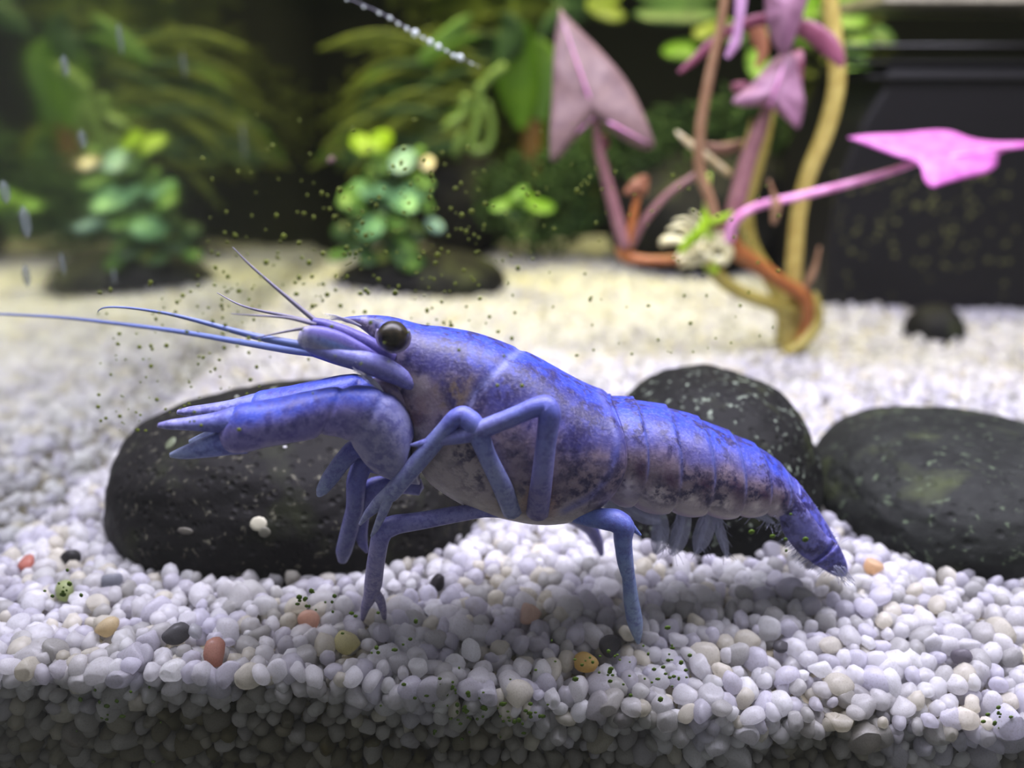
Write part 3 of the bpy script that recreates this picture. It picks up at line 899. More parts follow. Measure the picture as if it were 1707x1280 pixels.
# antennal scale: the broad pointed plate left of the eye
sc = [(640, 596, 628, 616, 6, 10.85, 0), (600, 570, 585, 606, 12, 10.78, 0), (565, 552, 545, 597, 15, 10.74, 0), (535, 544, 518, 586, 15, 10.72, 0), (512, 544, 503, 578, 11, 10.7, 0), (500, 552, 496, 568, 5, 10.7, 0)]
v, f, S, T = loft(sc, n=7, seg=24)
c = cmix(np.tile(lin((176, 178, 204)), (len(v), 1)), np.tile(lin((104, 98, 176)), (len(v), 1)), sm(-0.1, 0.7, np.cos(T)))
c = cmix(c, np.tile(lin((184, 184, 204)), (len(v), 1)), sm(0.6, 0.95, S)*0.7)
c = cmix(c, np.tile(lin((112, 150, 232)), (len(v), 1)), np.exp(-((np.cos(T)-0.15)/0.2)**2)*(1-sm(0.4, 0.8, S)))
obj('antennal_scale', v, f, M_limb, cray, c)
limb('antennule_base', [(655, 598, 11.1, 14), (610, 570, 11.05, 13), (570, 552, 11.0, 12), (540, 541, 11.0, 10), (522, 536, 11.0, 7)], cray, (88, 84, 160), (110, 100, 170))
for pth in ([(530, 538, 11.0, 5), (490, 505, 11.05, 3.8), (450, 471, 11.1, 2.8), (415, 440, 11.15, 1.9), (388, 412, 11.2, 0.7)],
            [(530, 540, 11.1, 4.5), (480, 527, 11.3, 3.2), (430, 517, 11.5, 2.4), (395, 506, 11.7, 1.6), (362, 488, 11.8, 0.7)],
            [(526, 541, 10.9, 4), (480, 530, 10.8, 2.6), (430, 526, 10.75, 1.6), (385, 523, 10.7, 0.7)],
            [(520, 546, 10.9, 3.5), (490, 550, 10.85, 2.4), (450, 558, 10.8, 1.4), (425, 563, 10.8, 0.7)]):
    part_tube('antennule', pth, M_antg)
limb('maxilliped', [(740, 752, 11.4, 18), (712, 716, 11.15, 22), (684, 682, 11.08, 23), (658, 656, 11.02, 19), (636, 642, 11.0, 12), (622, 634, 11.0, 5)], cray, (132, 118, 146), (140, 124, 134))
limb('maxilliped', [(735, 746, 11.8, 22), (700, 716, 11.8, 22), (664, 676, 11.75, 18), (636, 652, 11.7, 10)], cray, (118, 96, 112), (130, 116, 126))
limb('mandible', [(690, 676, 11.0, 8), (702, 712, 10.88, 10), (716, 742, 10.95, 7)], cray, (180, 160, 170), (190, 180, 180))
def hairs(name, lst, r=0.9, mat=None, parent=None):
    parts = [tube([(a, b, Y, r), ((a+c)/2+dx, (b+d)/2+dy, Y, r*0.8), (c, d, Y2, r*0.3)], 4, 5) for a, b, Y, c, d, Y2, dx, dy in lst]
    v, f = merge(parts)
    o = obj(name, v, f, mat or M_hair, parent or cray)
    o['kind'] = 'stuff'
    return o
rr = random.Random(3)
hs = []
for i in range(34):
    u = rr.random()
    hs.append((628+u*12, 640+u*14, 10.75, 588+u*20+rr.uniform(-6, 6), 606+u*24+rr.uniform(-6, 6), 10.7+rr.uniform(-.2, .2), rr.uniform(-3, 3), rr.uniform(-4, 2)))
for i in range(24):
    u = rr.random()
    hs.append((575+u*30, 532+u*12, 11.1, 545+u*26+rr.uniform(-4, 4), 528+u*8+rr.uniform(-6, 4), 11.1, 0, -2))
hairs('mouth_setae', hs)

# swimmerets below the abdomen
def blade(path, half, mat, name, parent=None, edge=10):
    """flat tapering blade: path (px,py,Y), half widths in px"""
    parts = [tube([(a, b, Y, max(h*0.28, 1.0)) for (a, b, Y), h in zip(path, half)], 5, 6)]
    P = np.array([W(*q) for q in path]); H = np.array([h*K(*q) for q, h in zip(path, half)])
    X = crom(np.hstack([P, H[:, None]]), 5); P, H = X[:, :3], X[:, 3]
    T = np.gradient(P, axis=0); T /= np.linalg.norm(T, axis=1)[:, None]
    N = np.cross(T, np.array([0.2, 1, 0.1])); N /= np.linalg.norm(N, axis=1)[:, None]
    D = np.array([0, 0.025, 0])
    v = np.concatenate([P+N*H[:, None]-D, P-N*H[:, None]-D, P+N*H[:, None]*0.9+D, P-N*H[:, None]*0.9+D])
    n = len(P); f = []
    for i in range(n-1):
        f += [[i, i+1, n+i+1, n+i], [2*n+i, 3*n+i, 3*n+i+1, 2*n+i+1], [i, 2*n+i, 2*n+i+1, i+1], [n+i, n+i+1, 3*n+i+1, 3*n+i]]
    parts.append((v, f))
    v, f = merge(parts)
    return obj(name, v, f, mat, parent or cray)
for pth, half in ([[(1010, 800, 11.6), (1000, 830, 11.5), (1020, 850, 11.45), (1050, 858, 11.4)], [10, 13, 14, 4]],
                  [[(1040, 815, 11.8), (1052, 845, 11.7), (1080, 862, 11.6), (1100, 868, 11.6)], [10, 14, 14, 4]],
                  [[(1090, 835, 11.9), (1100, 870, 11.8), (1098, 905, 11.8), (1092, 922, 11.8)], [9, 14, 14, 4]],
                  [[(1140, 838, 11.95), (1138, 870, 11.8), (1128, 905, 11.8), (1118, 925, 11.8)], [9, 14, 14, 4]],
                  [[(1185, 840, 12.0), (1178, 870, 11.9), (1168, 900, 11.85), (1160, 922, 11.85)], [9, 15, 15, 4]],
                  [[(1190, 842, 12.0), (1196, 872, 11.9), (1206, 905, 11.85), (1212, 930, 11.85)], [6, 9, 8, 2]],
                  [[(1235, 842, 12.05), (1256, 852, 11.9), (1276, 862, 11.85), (1292, 873, 11.85)], [8, 11, 7, 1.5]]):
    blade(pth, half, M_swim, 'swimmeret')
hs = []
for (a, b, c, d, n) in ((1020, 800, 1055, 850, 40), (1060, 835, 1110, 880, 30), (1095, 850, 1110, 915, 22), (1130, 850, 1125, 920, 24), (1175, 850, 1168, 915, 26), (1200, 860, 1212, 925, 16), (1245, 850, 1290, 872, 16)):
    for i in range(n):
        u = rr.random(); x, y = a+(c-a)*u, b+(d-b)*u
        hs.append((x, y, 11.8, x+rr.uniform(-18, 18), y+rr.uniform(8, 26), 11.75+rr.uniform(-.3, .3), rr.uniform(-3, 3), 0))
hairs('swimmeret_setae', hs, 0.7, M_swim)
# tail fan, folded down to the gravel
def vane(name, rows, c1, c2, fringe=None):
    v, f, S, T = loft(rows, n=7, seg=20)
    nn = np.array([mnoise.noise(Vector(x*4)) for x in v])
    c = cmix(np.tile(lin(c1), (len(v), 1)), np.tile(lin(c2), (len(v), 1)), np.clip(S+0.3*nn, 0, 1))
    return obj(name, v, f, M_shell, cray, c)
vane('telson', [(1328, 800, 1296, 850, 44, 12.2, 0), (1352, 832, 1312, 880, 46, 12.2, 0), (1378, 872, 1338, 912, 44, 12.2, 0), (1398, 908, 1360, 938, 38, 12.15, 0), (1410, 936, 1384, 954, 24, 12.1, 0), (1412, 952, 1402, 960, 8, 12.1, 0)], (84, 92, 190), (112, 112, 190))
vane('uropod', [(1318, 812, 1296, 846, 8, 11.85, 0), (1344, 846, 1306, 888, 11, 11.78, 0), (1374, 888, 1332, 922, 11, 11.74, 0), (1386, 898, 1346, 932, 10, 11.72, 0), (1392, 904, 1352, 936, 7, 11.74, 0), (1398, 908, 1356, 940, 11, 11.7, 0), (1410, 934, 1382, 953, 9, 11.7, 0), (1412, 950, 1402, 960, 3, 11.7, 0)], (112, 112, 172), (84, 86, 170))
vane('uropod', [(1330, 842, 1304, 866, 10, 12.7, 0), (1354, 866, 1322, 900, 12, 12.9, 0), (1386, 902, 1350, 934, 12, 13.0, 0), (1402, 932, 1380, 948, 8, 13.0, 0)], (96, 100, 180), (110, 108, 182))
hs = []
low = crom([(1293, 848), (1303, 888), (1328, 923), (1354, 942), (1386, 956)], 12)
for i in range(70):
    x, y = low[rr.randrange(len(low))]
    hs.append((x+3, y-4, 11.8, x-rr.uniform(3, 12), y+rr.uniform(2, 10), 11.8+rr.uniform(-.2, .2), rr.uniform(-2, 2), 0))
for i in range(60):
    u = rr.random(); x, y = 1330+u*78, 808+u*118
    hs.append((x, y, 12.2, x+rr.uniform(3, 8), y+rr.uniform(-3, 6), 12.2+rr.uniform(-.2, .2), 0, 0))
for i in range(30):
    hs.append((1396+rr.uniform(-12, 12), 950+rr.uniform(-8, 4), 11.5, 1410+rr.uniform(-12, 16), 968+rr.uniform(-6, 10), 11.5, 0, 0))
hs.append((1402, 905, 12.2, 1424, 897, 12.2, 0, -3))
hairs('tail_fringe', hs, 0.7, M_swim)

# ------------------------------------------------------------------ leaves
def leaf(name, outline, c, Y, mat, parent, tx=0.0, ty=0.0, bulge=0.25, veins=True, thick=0.035, sub=3, ripple=0.06, label=None, veinmat=None, seed=0):
    """blade from its outline; tx, ty lean it in depth (cm per px), bulge cups it"""
    O = np.asarray(outline, float)
    if sub > 1:
        Q = np.vstack([O, O[:1]]); Q = crom(Q, sub)[:-1]
        O = Q
    c = np.asarray(c, float); m = len(O); NR = 6
    rows = []
    rs = np.random.default_rng(seed)
    ph = rs.uniform(0, 6, 3)
    for k in range(1, NR+1):
        t = k/NR
        p = c+(O-c)*t
        ang = np.arctan2(O[:, 1]-c[1], O[:, 0]-c[0])
        y = Y + (p[:, 0]-c[0])*tx + (p[:, 1]-c[1])*ty - bulge*(1-t*t) + ripple*t*t*(np.sin(5*ang+ph[0])+0.6*np.sin(9*ang+ph[1]))
        rows.append(np.array([W(a, b, yy) for (a, b), yy in zip(p, y)]))
    front_ = np.vstack([W(c[0], c[1], Y-bulge)[None]]+rows)
    back = front_.copy(); back[:, 1] += thick
    n = len(front_)
    f = []
    for side in (0, n):
        for j in range(m):
            q = [side, side+1+j, side+1+(j+1) % m]
            f.append(q if side == 0 else q[::-1])
            for k in range(NR-1):
                a = side+1+k*m
                q = [a+j, a+m+j, a+m+(j+1) % m, a+(j+1) % m]
                f.append(q if side == 0 else q[::-1])
    e = 1+(NR-1)*m
    for j in range(m):
        f.append([e+j, n+e+j, n+e+(j+1) % m, e+(j+1) % m])
    o = obj(name, np.vstack([front_, back]), f, mat, parent)
    if label: o['label'] = label
    return o
def vein(path, mat, parent, name='vein'):
    v, f = tube(path, 4, 6)
    return obj(name, v, f, mat, parent)
def oval(px, py, ln, wd, ang, n=12, tip=0.0):
    t = np.linspace(0, 2*math.pi, n, endpoint=False)
    x = np.cos(t)*ln/2; y = np.sin(t)*wd/2*(1-tip*np.cos(t))
    ca, sa = math.cos(ang), math.sin(ang)
    return np.stack([px+x*ca-y*sa, py+x*sa+y*ca], 1)
def strip(name, path, mat, parent, thick=0.03, cup=0.12, n=6, label=None):
    """ribbon leaf: path (px,py,Y,halfwidth_px), lightly folded along its midrib"""
    path = np.asarray(path, float)
    P = np.array([W(a, b, y) for a, b, y, r in path]); H = np.array([r*K(a, b, y) for a, b, y, r in path])
    X = crom(np.hstack([P, H[:, None]]), n); P, H = X[:, :3], np.maximum(X[:, 3], 0.01)
    T = np.gradient(P, axis=0); T /= np.linalg.norm(T, axis=1)[:, None]
    N = np.cross(T, np.array([0.1, 1, 0.25])); N /= np.linalg.norm(N, axis=1)[:, None]
    D = np.cross(N, T)
    s = np.where(D[:, 1:2] > 0, 1, -1); D = D*s
    rows = []
    for off in (0, thick):
        for a in (-1, -0.5, 0, 0.5, 1):
            rows.append(P+N*(H*a)[:, None]+D*((H*cup*2*abs(a))[:, None]+off))
    m = len(P); v = np.concatenate(rows); f = []
    for i in range(m-1):
        for a in range(4):
            f.append([a*m+i, a*m+i+1, (a+1)*m+i+1, (a+1)*m+i])
            f.append([(a+5)*m+i, (a+6)*m+i, (a+6)*m+i+1, (a+5)*m+i+1])
        f.append([i, 5*m+i, 5*m+i+1, i+1]); f.append([4*m+i, 4*m+i+1, 9*m+i+1, 9*m+i])
    o = obj(name, v, f, mat, parent)
    if label: o['label'] = label
    return o

# ------------------------------------------------------------------ pink arrow-leaved plant
M_mauve = mat_leaf('leaf_mauve', (116, 90, 92), (140, 114, 110), 260, 0.5, 0.3)
M_mauve2 = mat_leaf('leaf_purple', (150, 104, 132), (176, 132, 156), 260, 0.5, 0.35)
M_pink = mat_leaf('leaf_pink', (190, 92, 176), (212, 126, 196), 320, 0.45, 0.3)
M_rose = mat_leaf('leaf_rose', (136, 70, 94), (158, 92, 116), 300, 0.45, 0.3)
M_pale = mat_leaf('leaf_pale_pink', (180, 132, 172), (206, 164, 202), 300, 0.4, 0.3)
M_brownleaf = mat_leaf('leaf_brown', (134, 98, 84), (164, 122, 108), 300, 0.5, 0.3)
M_orleaf = mat_leaf('leaf_orange', (144, 90, 64), (166, 114, 84), 300, 0.45, 0.3)
M_lime = mat_leaf('leaf_lime', (150, 196, 20), (186, 222, 50), 300, 0.45, 0.35)
M_ol = mat_stem('stem_olive', (136, 122, 50), (166, 154, 82))
M_oltan = mat_stem('stem_tan', (156, 136, 66), (192, 176, 100))
M_or = mat_stem('stem_orange', (134, 74, 34), (164, 102, 50))
M_pu = mat_stem('stem_purple', (118, 78, 84), (142, 102, 104))
M_pk = mat_stem('stem_pink', (196, 118, 170), (226, 160, 206))
M_br = mat_stem('stem_brown', (126, 92, 66), (150, 118, 90))
M_cream = mat_stem('root_cream', (196, 188, 140), (224, 220, 180))
M_tanstick = mat_stem('stem_dry', (178, 156, 110), (210, 200, 170))
YP = 25.0
pb = W(1320, 588, YP)
pk = empty('pink_arrowhead_plant', (pb[0], YP, float(gz(pb[0], YP))), 'tall plant with mauve and pink arrow shaped leaves rooted in white gravel', 'plant')
def stem(path, mat, name='stem', parent=None, n=7, seg=10, label=None):
    v, f = tube(path, n, seg)
    o = obj(name, v, f, mat, parent or pk)
    if label: o['label'] = label
    return o
stem([(1316, 596, YP, 16), (1320, 540, YP, 16), (1322, 480, YP, 14), (1325, 420, YP, 13.5), (1332, 350, YP, 13), (1350, 285, YP, 13.5), (1378, 215, YP, 14), (1395, 140, YP, 14), (1391, 70, YP, 14), (1380, -30, YP, 13)], M_oltan, label='thickest tan stem rising past the top')
stem([(1305, 590, YP+0.6, 15), (1306, 520, YP+0.8, 13), (1282, 462, YP+0.9, 12), (1252, 408, YP+1, 12), (1244, 350, YP+1, 12), (1258, 290, YP+1, 12), (1276, 220, YP+1, 11), (1290, 130, YP+1.1, 10)], M_ol)
stem([(1322, 518, YP-0.4, 11), (1285, 506, YP-0.5, 11.5), (1240, 490, YP-0.6, 12), (1205, 468, YP-0.7, 12), (1184, 440, YP-0.8, 13), (1176, 424, YP-0.8, 14)], M_ol)
stem([(1172, 428, YP-0.8, 9), (1130, 432, YP-0.8, 9), (1085, 434, YP-0.8, 8), (1050, 430, YP-0.8, 11), (1040, 420, YP-0.8, 13), (1043, 402, YP-0.8, 10)], M_or, label='short orange runner')
stem([(1325, 592, YP-0.2, 12), (1344, 550, YP-0.4, 11), (1347, 515, YP-0.5, 11), (1336, 492, YP-0.5, 13), (1305, 472, YP-0.6, 12), (1262, 442, YP-0.7, 14), (1228, 418, YP-0.8, 15), (1216, 400, YP-0.8, 15)], M_or, label='orange stem arching left')
stem([(1312, 590, YP-0.6, 9), (1345, 566, YP-0.6, 10), (1362, 535, YP-0.5, 10), (1362, 505, YP-0.5, 7), (1358, 488, YP-0.5, 3)], M_ol)
stem([(1338, 486, YP-0.4, 4), (1352, 462, YP-0.4, 6), (1360, 440, YP-0.4, 4), (1366, 412, YP-0.4, 2)], M_br, 'root')
p1 = stem([(1042, 412, YP-0.9, 11), (1030, 370, YP-0.9, 11), (1014, 310, YP-0.9, 10), (1000, 255, YP-1, 9), (992, 195, YP-1.1, 7)], M_pu, 'petiole')
stem([(1046, 412, YP-0.9, 7), (1054, 370, YP-0.9, 7), (1064, 322, YP-0.9, 5)], M_or, 'petiole')
stem([(1050, 410, YP-0.7, 8), (1074, 368, YP-0.7, 7), (1115, 322, YP-0.7, 6), (1160, 292, YP-0.7, 6)], M_pu, 'petiole')
stem([(1212, 402, YP-0.8, 12), (1226, 345, YP-0.8, 15), (1246, 270, YP-0.8, 15), (1266, 215, YP-0.9, 13), (1284, 172, YP-1, 7)], M_pu, 'petiole')
stem([(1214, 402, YP-1.0, 9), (1226, 368, YP-1.2, 8), (1262, 344, YP-1.4, 7), (1330, 328, YP-1.8, 7), (1420, 305, YP-2.2, 6.5), (1490, 284, YP-2.6, 6), (1534, 268, YP-2.8, 5)], M_pk, 'petiole')
stem([(1196, 380, YP-1.0, 9), (1182, 330, YP-1.0, 9), (1166, 280, YP-1.0, 9), (1168, 210, YP-1.1, 9), (1182, 130, YP-1.2, 8.5), (1200, 50, YP-1.3, 8), (1212, -30, YP-1.4, 8)], M_br, 'petiole')
stem([(1128, 220, YP-0.5, 3), (1150, 240, YP-0.5, 6), (1176, 258, YP-0.5, 6), (1216, 290, YP-0.5, 6)], M_tanstick, 'petiole', label='dry cream leaf stalk')
stem([(1282, 300, YP-1.7, 2), (1290, 325, YP-1.7, 4), (1294, 345, YP-1.7, 9), (1290, 372, YP-1.7, 5)], M_br, 'root')
stem([(1240, 250, YP-0.8, 4), (1250, 215, YP-0.8, 4), (1252, 200, YP-0.8, 3)], M_ol, 'root')
stem([(1182, 400, YP-0.9, 10), (1178, 340, YP-0.8, 5), (1182, 290, YP-0.8, 4)], mat_stem('sprout_green', (150, 176, 66), (180, 202, 98)), 'sprout')
a = leaf('leaf', [(933, 13), (960, 42), (1000, 82), (1040, 128), (1065, 172), (1086, 222), (1091, 244), (1074, 250), (1042, 236), (1012, 214), (993, 200), (977, 214), (953, 240), (932, 264), (918, 268), (916, 230), (919, 180), (922, 110), (926, 55)], (984, 172), YP-1.1, M_mauve, pk, tx=0.002, ty=-0.004, bulge=0.3, label='large mauve arrow leaf pointing up')
for e in ((940, 40), (1080, 238), (924, 256)):
    vein([(992, 192, YP-1.25, 3), ((992+e[0])/2, (192+e[1])/2, YP-1.42, 2), (*e, YP-1.3, 0.7)], M_pk, a)
a = leaf('leaf', [(1312, 84), (1327, 96), (1334, 130), (1341, 165), (1338, 195), (1331, 215), (1318, 207), (1300, 190), (1283, 178), (1262, 177), (1236, 178), (1220, 169), (1238, 152), (1260, 132), (1284, 104)], (1288, 152), YP-1.1, M_mauve2, pk, ty=-0.004, bulge=0.3, label='mid sized mauve arrow leaf on the thick purple stalk')
vein([(1283, 178, YP-1.3, 3), (1296, 140, YP-1.45, 2), (1312, 88, YP-1.2, 0.7)], M_pk, a)
a = leaf('leaf', [(1412, 229), (1450, 224), (1500, 222), (1555, 217), (1588, 219), (1622, 231), (1665, 236), (1712, 236), (1735, 240), (1712, 246), (1682, 250), (1664, 260), (1662, 276), (1642, 290), (1600, 300), (1572, 308), (1555, 313), (1541, 300), (1532, 274), (1492, 260), (1450, 244)], (1568, 255), YP-2.8, M_pink, pk, tx=0.003, ty=-0.02, bulge=0.25, label='bright pink leaf lying flat at the right')
vein([(1534, 268, YP-2.95, 4), (1600, 258, YP-3.05, 2.5), (1690, 242, YP-2.7, 0.8)], M_pk, a)
leaf('leaf', [(1274, -30), (1346, -30), (1341, 18), (1328, 56), (1313, 92), (1300, 88), (1284, 58), (1276, 20)], (1310, 15), YP-1.4, M_mauve2, pk, bulge=0.3, label='purple leaf hanging from above the top edge')
leaf('leaf', [(1322, 88), (1336, 82), (1340, 96), (1339, 125), (1335, 160), (1326, 150), (1322, 120)], (1331, 115), YP-0.4, M_rose, pk, bulge=0.15)
leaf('leaf', [(1218, 140), (1230, 136), (1248, 137), (1246, 150), (1230, 158), (1220, 150)], (1233, 147), YP-0.5, M_rose, pk, bulge=0.1)
strip('leaf', [(1296, 32, YP-1, 9), (1262, 35, YP-1, 10), (1225, 48, YP-1, 9), (1190, 70, YP-1, 8), (1158, 100, YP-1, 7), (1132, 121, YP-1, 3)], M_rose, pk, label='narrow rose leaf arching to the left')
strip('leaf', [(1326, 44, YP-1.2, 12), (1350, 52, YP-1.3, 16), (1378, 72, YP-1.4, 17), (1396, 94, YP-1.5, 12), (1404, 111, YP-1.5, 4)], M_rose, pk, label='narrow rose leaf arching to the right')
strip('leaf', [(1238, -30, YP-1.6, 10), (1235, 10, YP-1.6, 9), (1231, 45, YP-1.6, 7), (1226, 72, YP-1.6, 9), (1212, 96, YP-1.6, 4)], M_pale, pk, label='pale pink folded leaf near the top')
strip('leaf', [(1252, 30, YP+0.2, 10), (1265, 60, YP+0.2, 14), (1272, 90, YP+0.2, 9), (1262, 112, YP+0.2, 4)], M_orleaf, pk)
leaf('leaf', [(1172, 238), (1205, 238), (1246, 232), (1232, 250), (1210, 258), (1192, 256)], (1205, 246), YP-0.4, M_brownleaf, pk, bulge=0.12, label='small folded brown leaf')
leaf('leaf', [(1038, 322), (1052, 302), (1070, 292), (1081, 294), (1081, 310), (1077, 327), (1062, 324), (1050, 326)], (1063, 312), YP-0.95, M_orleaf, pk, bulge=0.12, label='tiny orange arrow leaf')
leaf('leaf', [(1000, 222), (1012, 224), (1016, 242), (1008, 250), (1001, 240)], (1007, 236), YP-0.6, M_rose, pk, bulge=0.1)
# sprouting node with white roots
rr = random.Random(5)
parts = []
for i in range(26):
    x, y = 1150+rr.uniform(0, 56), 392+rr.uniform(0, 44)
    parts.append(tube([(x, y, YP-0.9, rr.uniform(5, 10)), (x-rr.uniform(4, 14), y+rr.uniform(-10, 10), YP-0.95, rr.uniform(4, 8)), (x-rr.uniform(10, 26), y+rr.uniform(-16, 16), YP-1+rr.uniform(-.4, .4), 2)], 4, 7))
v, f = merge(parts)
obj('root_knot', v, f, M_cream, pk)['label'] = 'cream knot of young roots'
for pth in ([(1150, 405, 5), (1126, 400, 8), (1108, 402, 8), (1102, 410, 3)], [(1150, 392, 5), (1135, 378, 5), (1120, 380, 3), (1112, 384, 1)], [(1160, 380, 4), (1145, 366, 3), (1130, 366, 2), (1122, 370, 1)],
            [(1205, 400, 9), (1214, 420, 10), (1206, 440, 6)], [(1170, 372, 3), (1160, 358, 2.5), (1152, 352, 1)]):
    stem([(a_, b_, YP-0.95, r_) for a_, b_, r_ in pth], M_cream, 'root')
strip('sprout_leaf', [(1134, 420, YP-1.1, 5), (1150, 402, YP-1.15, 8), (1166, 388, YP-1.2, 8), (1176, 370, YP-1.2, 8), (1174, 352, YP-1.2, 4)], M_lime, pk)
strip('sprout_leaf', [(1172, 376, YP-1.15, 5), (1190, 370, YP-1.2, 6), (1206, 364, YP-1.2, 6), (1222, 354, YP-1.2, 3)], M_lime, pk)
strip('sprout_leaf', [(1176, 424, YP-1.0, 9), (1182, 442, YP-1.0, 10), (1194, 455, YP-1.0, 6)], M_lime, pk)

# ------------------------------------------------------------------ green bush in the middle
M_g1 = mat_leaf('leaf_mint', (98, 150, 96), (128, 176, 122), 200, 0.45, 0.35)
M_g2 = mat_leaf('leaf_fresh', (80, 126, 46), (122, 158, 74), 200, 0.45, 0.4)
M_g3 = mat_leaf('leaf_yellow', (112, 146, 0), (134, 164, 8), 150, 0.45, 0.4)
M_g4 = mat_leaf('leaf_deep', (34, 64, 24), (58, 92, 38), 150, 0.5, 0.3)
M_g5 = mat_leaf('leaf_teal', (116, 152, 138), (140, 172, 158), 150, 0.45, 0.3)
M_olv = mat_leaf('leaf_olive', (80, 98, 22), (126, 140, 44), 120, 0.5, 0.4)
M_bright = mat_leaf('leaf_bright', (74, 118, 8), (100, 142, 22), 100, 0.5, 0.45)
M_gstem = mat_stem('stem_green', (82, 108, 44), (110, 136, 64))
YG = 33.5
gb = W(650, 455, YG)
bush = empty('leafy_green_plant', (gb[0], YG, float(gz(gb[0], YG))), 'round leaved pale green plant growing on a dark stone at the back', 'plant')
stem([(660, 468, YG, 7), (655, 400, YG-0.3, 6), (648, 330, YG-0.3, 5), (632, 262, YG-0.2, 4)], M_gstem, parent=bush)
stem([(668, 468, YG, 6), (680, 390, YG-0.2, 5), (690, 320, YG-0.2, 4), (680, 262, YG-0.2, 3)], M_gstem, parent=bush)
stem([(648, 468, YG, 6), (620, 420, YG-0.3, 5), (598, 360, YG-0.4, 4)], M_gstem, parent=bush)
LV = [(603, 240, 46, 34, 0.5, M_g3, 0), (634, 234, 46, 34, -0.5, M_g3, 0), (640, 270, 52, 36, 0.4, M_g2, 0.3), (672, 268, 50, 36, -0.5, M_g5, 0.2), (700, 252, 20, 16, 0, M_g2, 0), (712, 272, 22, 24, 0.6, M_tanstick, 0),
      (628, 300, 54, 34, 0.9, M_g2, 0.4), (660, 302, 44, 30, -0.2, M_g4, 0.5), (700, 302, 48, 26, 0.3, M_g2, 0.1), (690, 322, 56, 36, -0.3, M_g1, -0.1), (668, 334, 62, 34, 0.5, M_g1, -0.4),
      (590, 328, 58, 40, -0.5, M_g2, -0.1), (588, 344, 56, 26, 0.25, M_g2, -0.3), (606, 316, 44, 26, 0.6, M_g1, 0.2), (640, 340, 44, 28, 0.8, M_g4, 0.2), (616, 380, 50, 40, -0.4, M_g1, -0.5), (656, 366, 48, 30, 0.4, M_g2, -0.3),
      (640, 352, 40, 24, -0.6, M_g2, 0), (572, 388, 40, 36, 0.2, M_g4, 0.3), (600, 408, 58, 30, -0.2, M_g4, 0.2), (650, 398, 60, 28, 0.3, M_g4, 0.3), (676, 402, 52, 26, 0.7, M_g2, 0), (690, 386, 40, 30, 0.2, M_g4, 0.4),
      (684, 436, 56, 36, 0.35, M_g4, -0.6), (680, 440, 40, 24, 0.35, M_g2, -0.7), (612, 430, 36, 26, 0.1, M_g4, -0.4), (566, 426, 44, 20, -0.2, M_g2, 0), (724, 376, 34, 22, 0.5, M_g5, -0.2), (640, 424, 46, 26, -0.4, M_olv, 0),
      (708, 340, 36, 22, 0.8, M_g2, 0.2), (636, 318, 30, 22, 0, M_g1, -0.2), (656, 420, 44, 24, 0.1, M_g4, -0.1), (596, 366, 40, 26, -0.9, M_g4, 0.1)]
rr = random.Random(9)
for i, (x, y, l_, w_, an, mt, dy) in enumerate(LV):
    leaf('leaf', oval(x, y, l_, w_, an, 10), (x, y), YG-0.6+dy, mt, bush, tx=rr.uniform(-0.02, 0.02), ty=rr.uniform(-0.035, -0.008), bulge=rr.uniform(0.1, 0.3), sub=2, ripple=0.05, seed=i)
c = W(700, 462, 34)
rock('planted_stone', (c[0], 34, c[2]-0.3), (3.3, 2.0, 1.25), 2.2, M_rockD, 'low dark stone carrying the pale green plant', 'rock', 6, 0.12, sub=5, pits=0.01)
c = W(772, 325, 41.5)
rock('round_stone', (c[0], 41.5, c[2]-0.3), (2.2, 2.0, 2.6), 2.1, M_rockD, 'tall round black stone behind the pale green plant', 'rock', 7, 0.06, sub=5, pits=0.01)
c = W(1180, 400, 38)
rock('dark_boulder', (c[0], 38.5, c[2]+1.0), (4.6, 3.0, 3.1), 2.2, M_rockD, 'wide dark boulder behind the pink plant under green moss', 'rock', 8, 0.15, sub=5, pits=0.01)
# small plant right of the bush
YS = 33.5
sb = W(872, 392, YS)
sp = empty('small_green_plant', (sb[0], YS, float(gz(sb[0], YS))), 'small flat topped green plant standing right of the round black stone', 'plant')
for (x, y) in ((838, 350), (866, 342), (900, 350)):
    stem([(872, 400, YS, 4), ((x+872)/2, 372, YS, 4), (x, y, YS, 3)], M_gstem, parent=sp)
for i, (x, y, l_, w_, an, mt) in enumerate([(842, 342, 52, 20, -0.25, M_g2), (872, 334, 54, 26, 0.1, M_bright), (900, 344, 52, 24, 0.2, M_bright), (880, 352, 44, 18, 0.0, M_g2), (856, 356, 36, 16, 0.3, M_g4), (866, 322, 34, 16, -0.6, M_g2)]):
    leaf('leaf', oval(x, y, l_, w_, an, 10), (x, y), YS-0.3*(i % 3), mt, sp, ty=-0.04, bulge=0.2, sub=2, seed=40+i)

